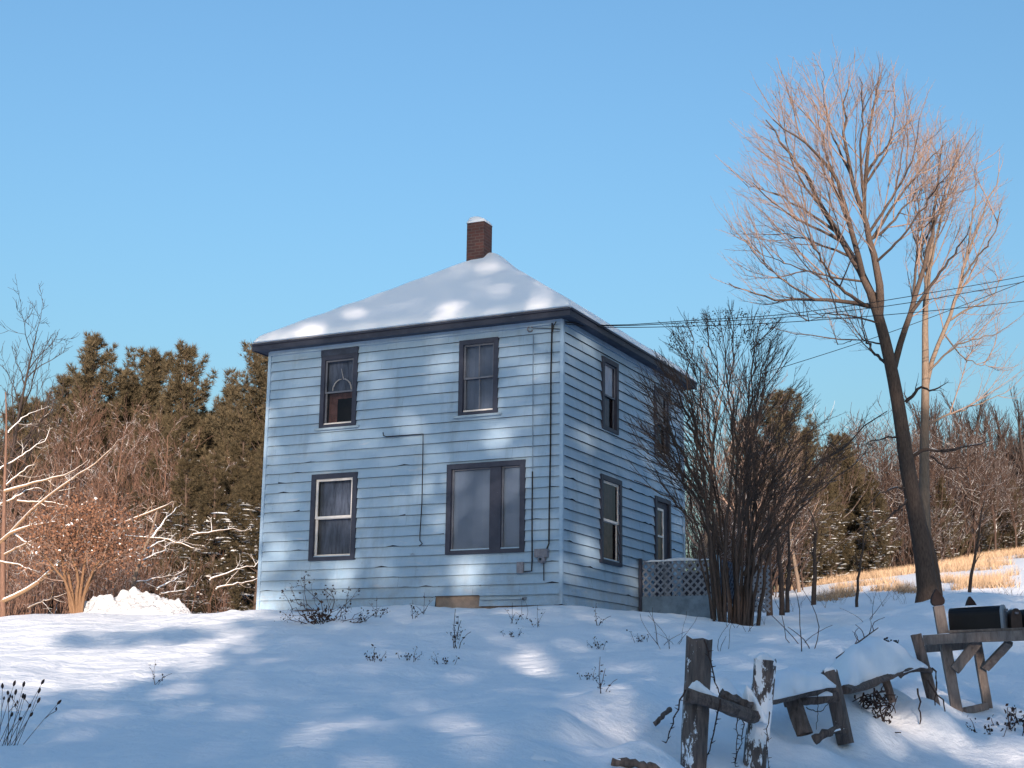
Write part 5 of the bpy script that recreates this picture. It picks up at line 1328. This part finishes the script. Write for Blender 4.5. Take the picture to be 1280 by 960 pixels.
# bare shrub in front of the wall
VS = 24.6; b = gpt(400, VS)
bs = thing('bare_shrub', b, 'low spreading bare shrub in the snow before the left half of the front wall', 'shrub')
tw = [Tubes(), Tubes()]; tips = []; rg = random.Random(12); ml = Tubes()
for L in [[(392,790),(372,795),(345,812)], [(396,785),(378,776),(352,774)], [(398,782),(388,760),(380,735)], [(402,782),(404,760),(386,740)], [(404,784),(416,760),(417,738)], [(408,786),(428,772),(432,756)], [(406,786),(436,776),(447,768)], [(396,783),(372,765),(358,756)], [(404,786),(400,765),(396,752)], [(410,790),(432,786),(446,788)], [(394,785),(366,782),(350,786)], [(406,784),(424,764),(438,750)], [(400,784),(392,770),(368,748)], [(406,787),(450,778),(474,768)], [(400,786),(412,772),(410,748)]]:
    traced(ml, tw, [gpt(402+rg.uniform(-6, 6), VS, -.05)]+[at(x, y, VS+rg.uniform(-.4, .3)) for x, y in L], .010, .004, rg, 9, 5, 4.5, .35, .2, tips=tips, start=.3, rmin=.0035, nch=(1, 3))
tw = tw+[ml]
crown(bs, M['weed'], tw)
P = np.array([p for p, d in tips]); P = np.repeat(P, 2, 0)+NR.normal(0, .03, (len(P)*2, 3)); tri_obj('dead_leaves', blob_leaves(P, .022), M['seed'], bs, 4)
P = gpt(400, VS)+NR.normal(0, 1, (160, 3))*V3(.14, .14, .08)+V3(0, 0, .06); tri_obj('foliage', blob_leaves(P, .035), M['weed'], bs, 4)
# small dried weeds
GW = 'dried weeds poking through the snow'
def weed_proto(seed, h, n, leaf, label):
    rg = random.Random(seed); o = thing('dried_weed', (0, 0, 0), label, 'plant', GW); t = Tubes(); LP = []
    for k in range(n):
        a = rg.uniform(0, 6.283); l = h*rg.uniform(.5, 1.1); p = V3(rg.gauss(0, .05), rg.gauss(0, .05), -.03); d = V3(math.cos(a)*.5, math.sin(a)*.5, 1); P = [p]
        for s in range(5): d = unit(d+V3(rg.gauss(0, .2), rg.gauss(0, .2), -.05)); P.append(P[-1]+d*l/5)
        t.add(P, np.linspace(.0042, .0025, 6), 4)
        for s in range(2, 6):
            if rg.random() < leaf: LP += [P[s]+NR.normal(0, .02, 3) for _ in range(2)]
    t.build('stalks', M['weed'], o)
    if LP: tri_obj('dead_leaves', blob_leaves(np.array(LP), .017), M['seed'], o, 4)
    return o
wA = weed_proto(1, .40, 4, .7, 'small dark dried weed with curled leaves in the snow'); wB = weed_proto(2, .60, 3, .15, 'thin upright dried stalks standing in the snow'); wC = weed_proto(4, .25, 6, .95, 'low crumpled dead weed lying on the snow')
for i_, (k, px, py, s) in enumerate([('A',470,772,1.),('A',515,775,.9),('A',530,770,1.1),('C',465,828,1.1),('C',510,826,.9),('A',568,812,1.5),('C',556,832,.9),('A',572,800,.9),('C',640,797,.8),('A',672,786,1.0),('B',655,775,.7),('A',640,780,.9),
        ('A',745,783,1.),('C',748,811,.9),('C',800,803,.9),('C',735,850,.7),('A',750,872,.8),('B',828,808,1.1),('B',836,811,1.0),('B',843,806,.9),('B',900,815,1.),('B',1003,806,1.3),('B',1013,812,1.5),('A',192,856,.7),('B',935,790,1.),('B',920,786,.9),('C',1265,915,1.1),('C',1275,905,1.3),('C',1235,921,.9),('B',955,782,.8),('B',1080,778,1.0)]):
    g_ = ground_hit(px, py)
    if g_ is None: continue
    src = dict(A=wA, B=wB, C=wC)[k]
    if src.location.length == 0: src.location = g_; src.scale = (s,)*3; kk = src; CH.setdefault(src.name, kids(src))
    else: dup(src, g_, i_*1.7, s)
# taller weeds at the near edge of the field
fw = weed_proto(9, 1.0, 5, .25, 'tall thin dry weed at the near edge of the field'); fw['group'] = 'tall dry weeds before the field'
for i_, (px, v) in enumerate([(990,42),(1000,44),(1030,43),(1045,45),(1052,44),(1090,43),(1105,41),(1118,44),(1130,42),(1195,40),(1238,38),(1245,39),(1250,37),(1262,38),(1270,40),(1275,37),(1255,41)]):
    p = gpt(px, v)
    if i_ == 0: fw.location = p; fw.scale = (.6,)*3; CH[fw.name] = kids(fw)
    else: dup(fw, p, i_*2.3, .45+.35*R.random())
# fallen branch and a leaf clump lying on the slope
P0 = [ground_hit(1046, 826), ground_hit(1068, 812), ground_hit(1098, 792)]
P = along([p+V3(0, 0, .03+.02*i) for i, p in enumerate(P0)], 9); tb = Tubes(); tb.add(P, np.linspace(.012, .006, 9), 5); rg = random.Random(6)
for i in (3, 4, 5, 6, 7): tb.add(along([P[i], P[i]+V3(rg.uniform(-.1, .1), rg.uniform(-.1, .1), .10), P[i]+V3(rg.uniform(-.25, .25), rg.uniform(-.1, .1), .16)], 5), np.linspace(.006, .003, 5), 4)
o = tb.build('fallen_branch', M['weed']); tag(o, 'thin dark fallen branch lying on the snow slope above the fence', 'branch')
c = ground_hit(1110, 809); P = c+NR.normal(0, 1, (26, 3))*V3(.05, .05, .02)+V3(0, 0, .05); tag(tri_obj('dead_leaf_clump', blob_leaves(P, .045), M['seed'], None, 4), 'small dark clump of dead leaves on the snow right of the fallen branch', 'leaves')
# ------------------------------------------------------------------ the unseen wood across the road, shaped so its shade falls over the yard
SUN_EL = math.radians(8.5); SUN_YAW = YAW+math.radians(5)
SUN_T = V3(-math.sin(SUN_YAW)*math.cos(SUN_EL), math.cos(SUN_YAW)*math.cos(SUN_EL), -math.sin(SUN_EL))
VC = -22.
def shade_ab(p):
    p = np.asarray(p, float); v_ = (p-CAM) @ FH; q = p-np.outer((v_-VC)/(SUN_T @ FH), SUN_T) if p.ndim > 1 else p-SUN_T*((v_-VC)/(SUN_T @ FH))
    return np.stack([(q-CAM) @ RH, q[..., 2]], -1)
def inside(P, poly):
    poly = np.asarray(poly); x, y = P[:, 0], P[:, 1]; r = np.zeros(len(P), bool); j = len(poly)-1
    for i in range(len(poly)):
        xi, yi = poly[i]; xj, yj = poly[j]
        c = ((yi > y) != (yj > y)) & (x < (xj-xi)*(y-yi)/(yj-yi+1e-12)+xi); r ^= c; j = i
    return r
OUTLINE = [(-16,-5),(-16,2.6),(-6,2.9),(-2.5,3.0),(-1.0,3.15),(-.45,3.6),(-.25,4.5),(.1,5.6),(.2,6.6),(-.1,7.6),(-.5,8.3),(-.8,9.2),(-.7,11),(-1.1,13.2),(-1.0,14.2),(.6,15.2),(2.4,17.0),(3.1,18.2),(4.4,18.1),(5.2,16.9),(9.4,15.4),(13.2,15.3),(14.6,15.0),(16.2,13.6),(17.3,13.35),(20.7,11.1),(24,10.6),(27,10.2),(40,8),(40,-5)]
def roof_pt(px, py):
    sl_ = (7.90-ZE1)/(DEP/2+OV); d = ray(px, py)         # front slope: z = ZE1+.17+(y+OV)*sl
    t = (ZE1+.17+(CAM[1]+OV)*sl_-CAM[2])/(d[2]-sl_*d[1]); return CAM+d*t
def roofr_pt(px, py):
    sl_ = (7.90-ZE1)/(DEP/2+OV); d = ray(px, py)         # right slope: z = ZE1+.17+(OV-x)*sl
    t = (ZE1+.17+(OV-CAM[0])*sl_-CAM[2])/(d[2]+sl_*d[0]); return CAM+d*t
SURF = dict(F=lambda x, y: plane_pt(x, y, 1, 0), S=lambda x, y: plane_pt(x, y, 0, 0), R=roof_pt, Q=roofr_pt, G=ground_hit)
GAPS = [('F',368,582,32,15),('F',407,547,17,16),('F',623,540,30,17),('F',547,467,18,15),('F',643,502,16,10),('F',430,722,27,36),('F',584,716,26,24),('F',556,655,11,24),('F',345,745,28,18),('F',348,690,20,26),('F',450,757,30,10),
        ('S',722,438,26,20),('S',740,692,20,18),('S',737,550,16,16),('R',445,393,32,15),('R',500,369,17,10),('R',547,361,18,9),('R',390,414,34,9),('Q',683,353,22,8),('R',470,372,10,6),
        ('G',668,828,30,30),('G',750,884,24,9),('G',450,867,26,11),('G',512,872,22,11),('G',445,905,75,9),('G',430,922,55,7),('G',500,938,42,6),('G',1185,938,34,6),('G',722,868,24,8),('G',1140,918,20,4),('G',240,838,50,7),('G',330,872,36,5),('G',790,836,26,8)]
GK = dict(F=.70, S=.9, R=.50, Q=.55, G=.72)
polys = []
for (s, x, y, rx, ry) in GAPS:
    pts = []
    for a in np.linspace(0, 2*math.pi, 15)[:-1]:
        rr = 1+.25*float(vnoise(math.cos(a)*1.5+x, math.sin(a)*1.5+y)); p = SURF[s](x+rx*rr*GK[s]*math.cos(a), y+ry*rr*GK[s]*math.sin(a))
        if p is not None: pts.append(p)
    if len(pts) > 8: polys.append(shade_ab(np.array(pts)))
n = 46000
A = np.stack([NR.uniform(-16, 40, n*2), NR.uniform(-4, 18.5, n*2)], 1)
edge = NR.normal(0, .22, A.shape)
ok = inside(A+edge, OUTLINE)
nz = 1.5*vnoise(A[:, 0]*1.7+3, A[:, 1]*2.1)+1.1*vnoise(A[:, 0]*3.9+11, A[:, 1]*4.4+5)
for pl in polys:                                  # ragged gaps cut so sun patches land at set spots
    c = pl.mean(0); ex = (pl.max(0)-pl.min(0))/2; q = (A-c)/ex; sh_ = ((pl-c)[:, 0]*(pl-c)[:, 1]).mean()/max(1e-6, ((pl-c)[:, 0]**2).mean()); q[:, 1] = (A[:, 1]-c[1]-sh_*(A[:, 0]-c[0]))/max(.08, np.abs((pl-c)[:, 1]-sh_*(pl-c)[:, 0]).max())
    ok &= ~((q**2).sum(1)*1.55 < 1+nz)
# a few shade lobes out on the sunny side
for (x, y, rx, ry) in [(150,800,95,10),(235,790,40,7),(300,778,30,5)]:
    p = [SURF['G'](x+rx*math.cos(a), y+ry*math.sin(a)) for a in np.linspace(0, 6.283, 13)[:-1]]; p = [q for q in p if q is not None]
    if len(p) > 6: ok |= inside(A+edge*.5, shade_ab(np.array(p))) & (NR.rand(len(A)) < .5)
A = A[ok]
dv = NR.uniform(-3, 3, len(A))
P = CAM+A[:, :1]*RH+VC*FH; P[:, 2] = A[:, 1]; P = P+SUN_T*dv[:, None]
w_ = gpt(640, 8)
mw_ = tri_obj('woods', blob_leaves(P, .27), M['crown'], None, 4)
tag(mw_, 'dense wood of tall trees across the road, shading the yard', 'woods', kind='stuff')
# ------------------------------------------------------------------ light, sky, camera
sl = bpy.data.lights.new('sun', 'SUN'); sl.energy = 4.8; sl.angle = math.radians(.55); sl.color = (1, .77, .60)
so = bpy.data.objects.new('sun', sl); COL.objects.link(so)
so.rotation_euler = Vector(SUN_T).to_track_quat('-Z', 'Y').to_euler(); so.location = (0, -60, 60)
w = bpy.data.worlds.new('World'); scene.world = w; w.use_nodes = True
nt = w.node_tree; bg = nt.nodes['Background']; sk = nt.nodes.new('ShaderNodeTexSky'); sk.sky_type = 'NISHITA'; sk.sun_disc = False
sk.sun_elevation = SUN_EL; sk.sun_rotation = math.atan2(-SUN_T[0], -SUN_T[1]) % (2*math.pi)
sk.altitude = 200; sk.air_density = 1.5; sk.dust_density = 4.5; sk.ozone_density = 4.5
nt.links.new(sk.outputs[0], bg.inputs[0]); bg.inputs[1].default_value = .15
cd = bpy.data.cameras.new('camera'); co = bpy.data.objects.new('camera', cd); COL.objects.link(co)
cd.sensor_width = 36; cd.lens = 36*FPX/1280; cd.clip_end = 5000; cd.clip_start = .05
mw = Matrix.Identity(4)
for i_ in range(3): mw[i_][0], mw[i_][1], mw[i_][2], mw[i_][3] = CR[i_], CU[i_], -CF[i_], CAM[i_]
co.matrix_world = mw; scene.camera = co
vs = scene.view_settings; vs.view_transform = 'Standard'; vs.look = 'None'; vs.exposure = 1.18; vs.gamma = 1; vs.use_curve_mapping = False
scene.render.resolution_x, scene.render.resolution_y = 1024, 768
scene.cycles.max_bounces = 6; scene.cycles.diffuse_bounces = 3; scene.cycles.transparent_max_bounces = 12
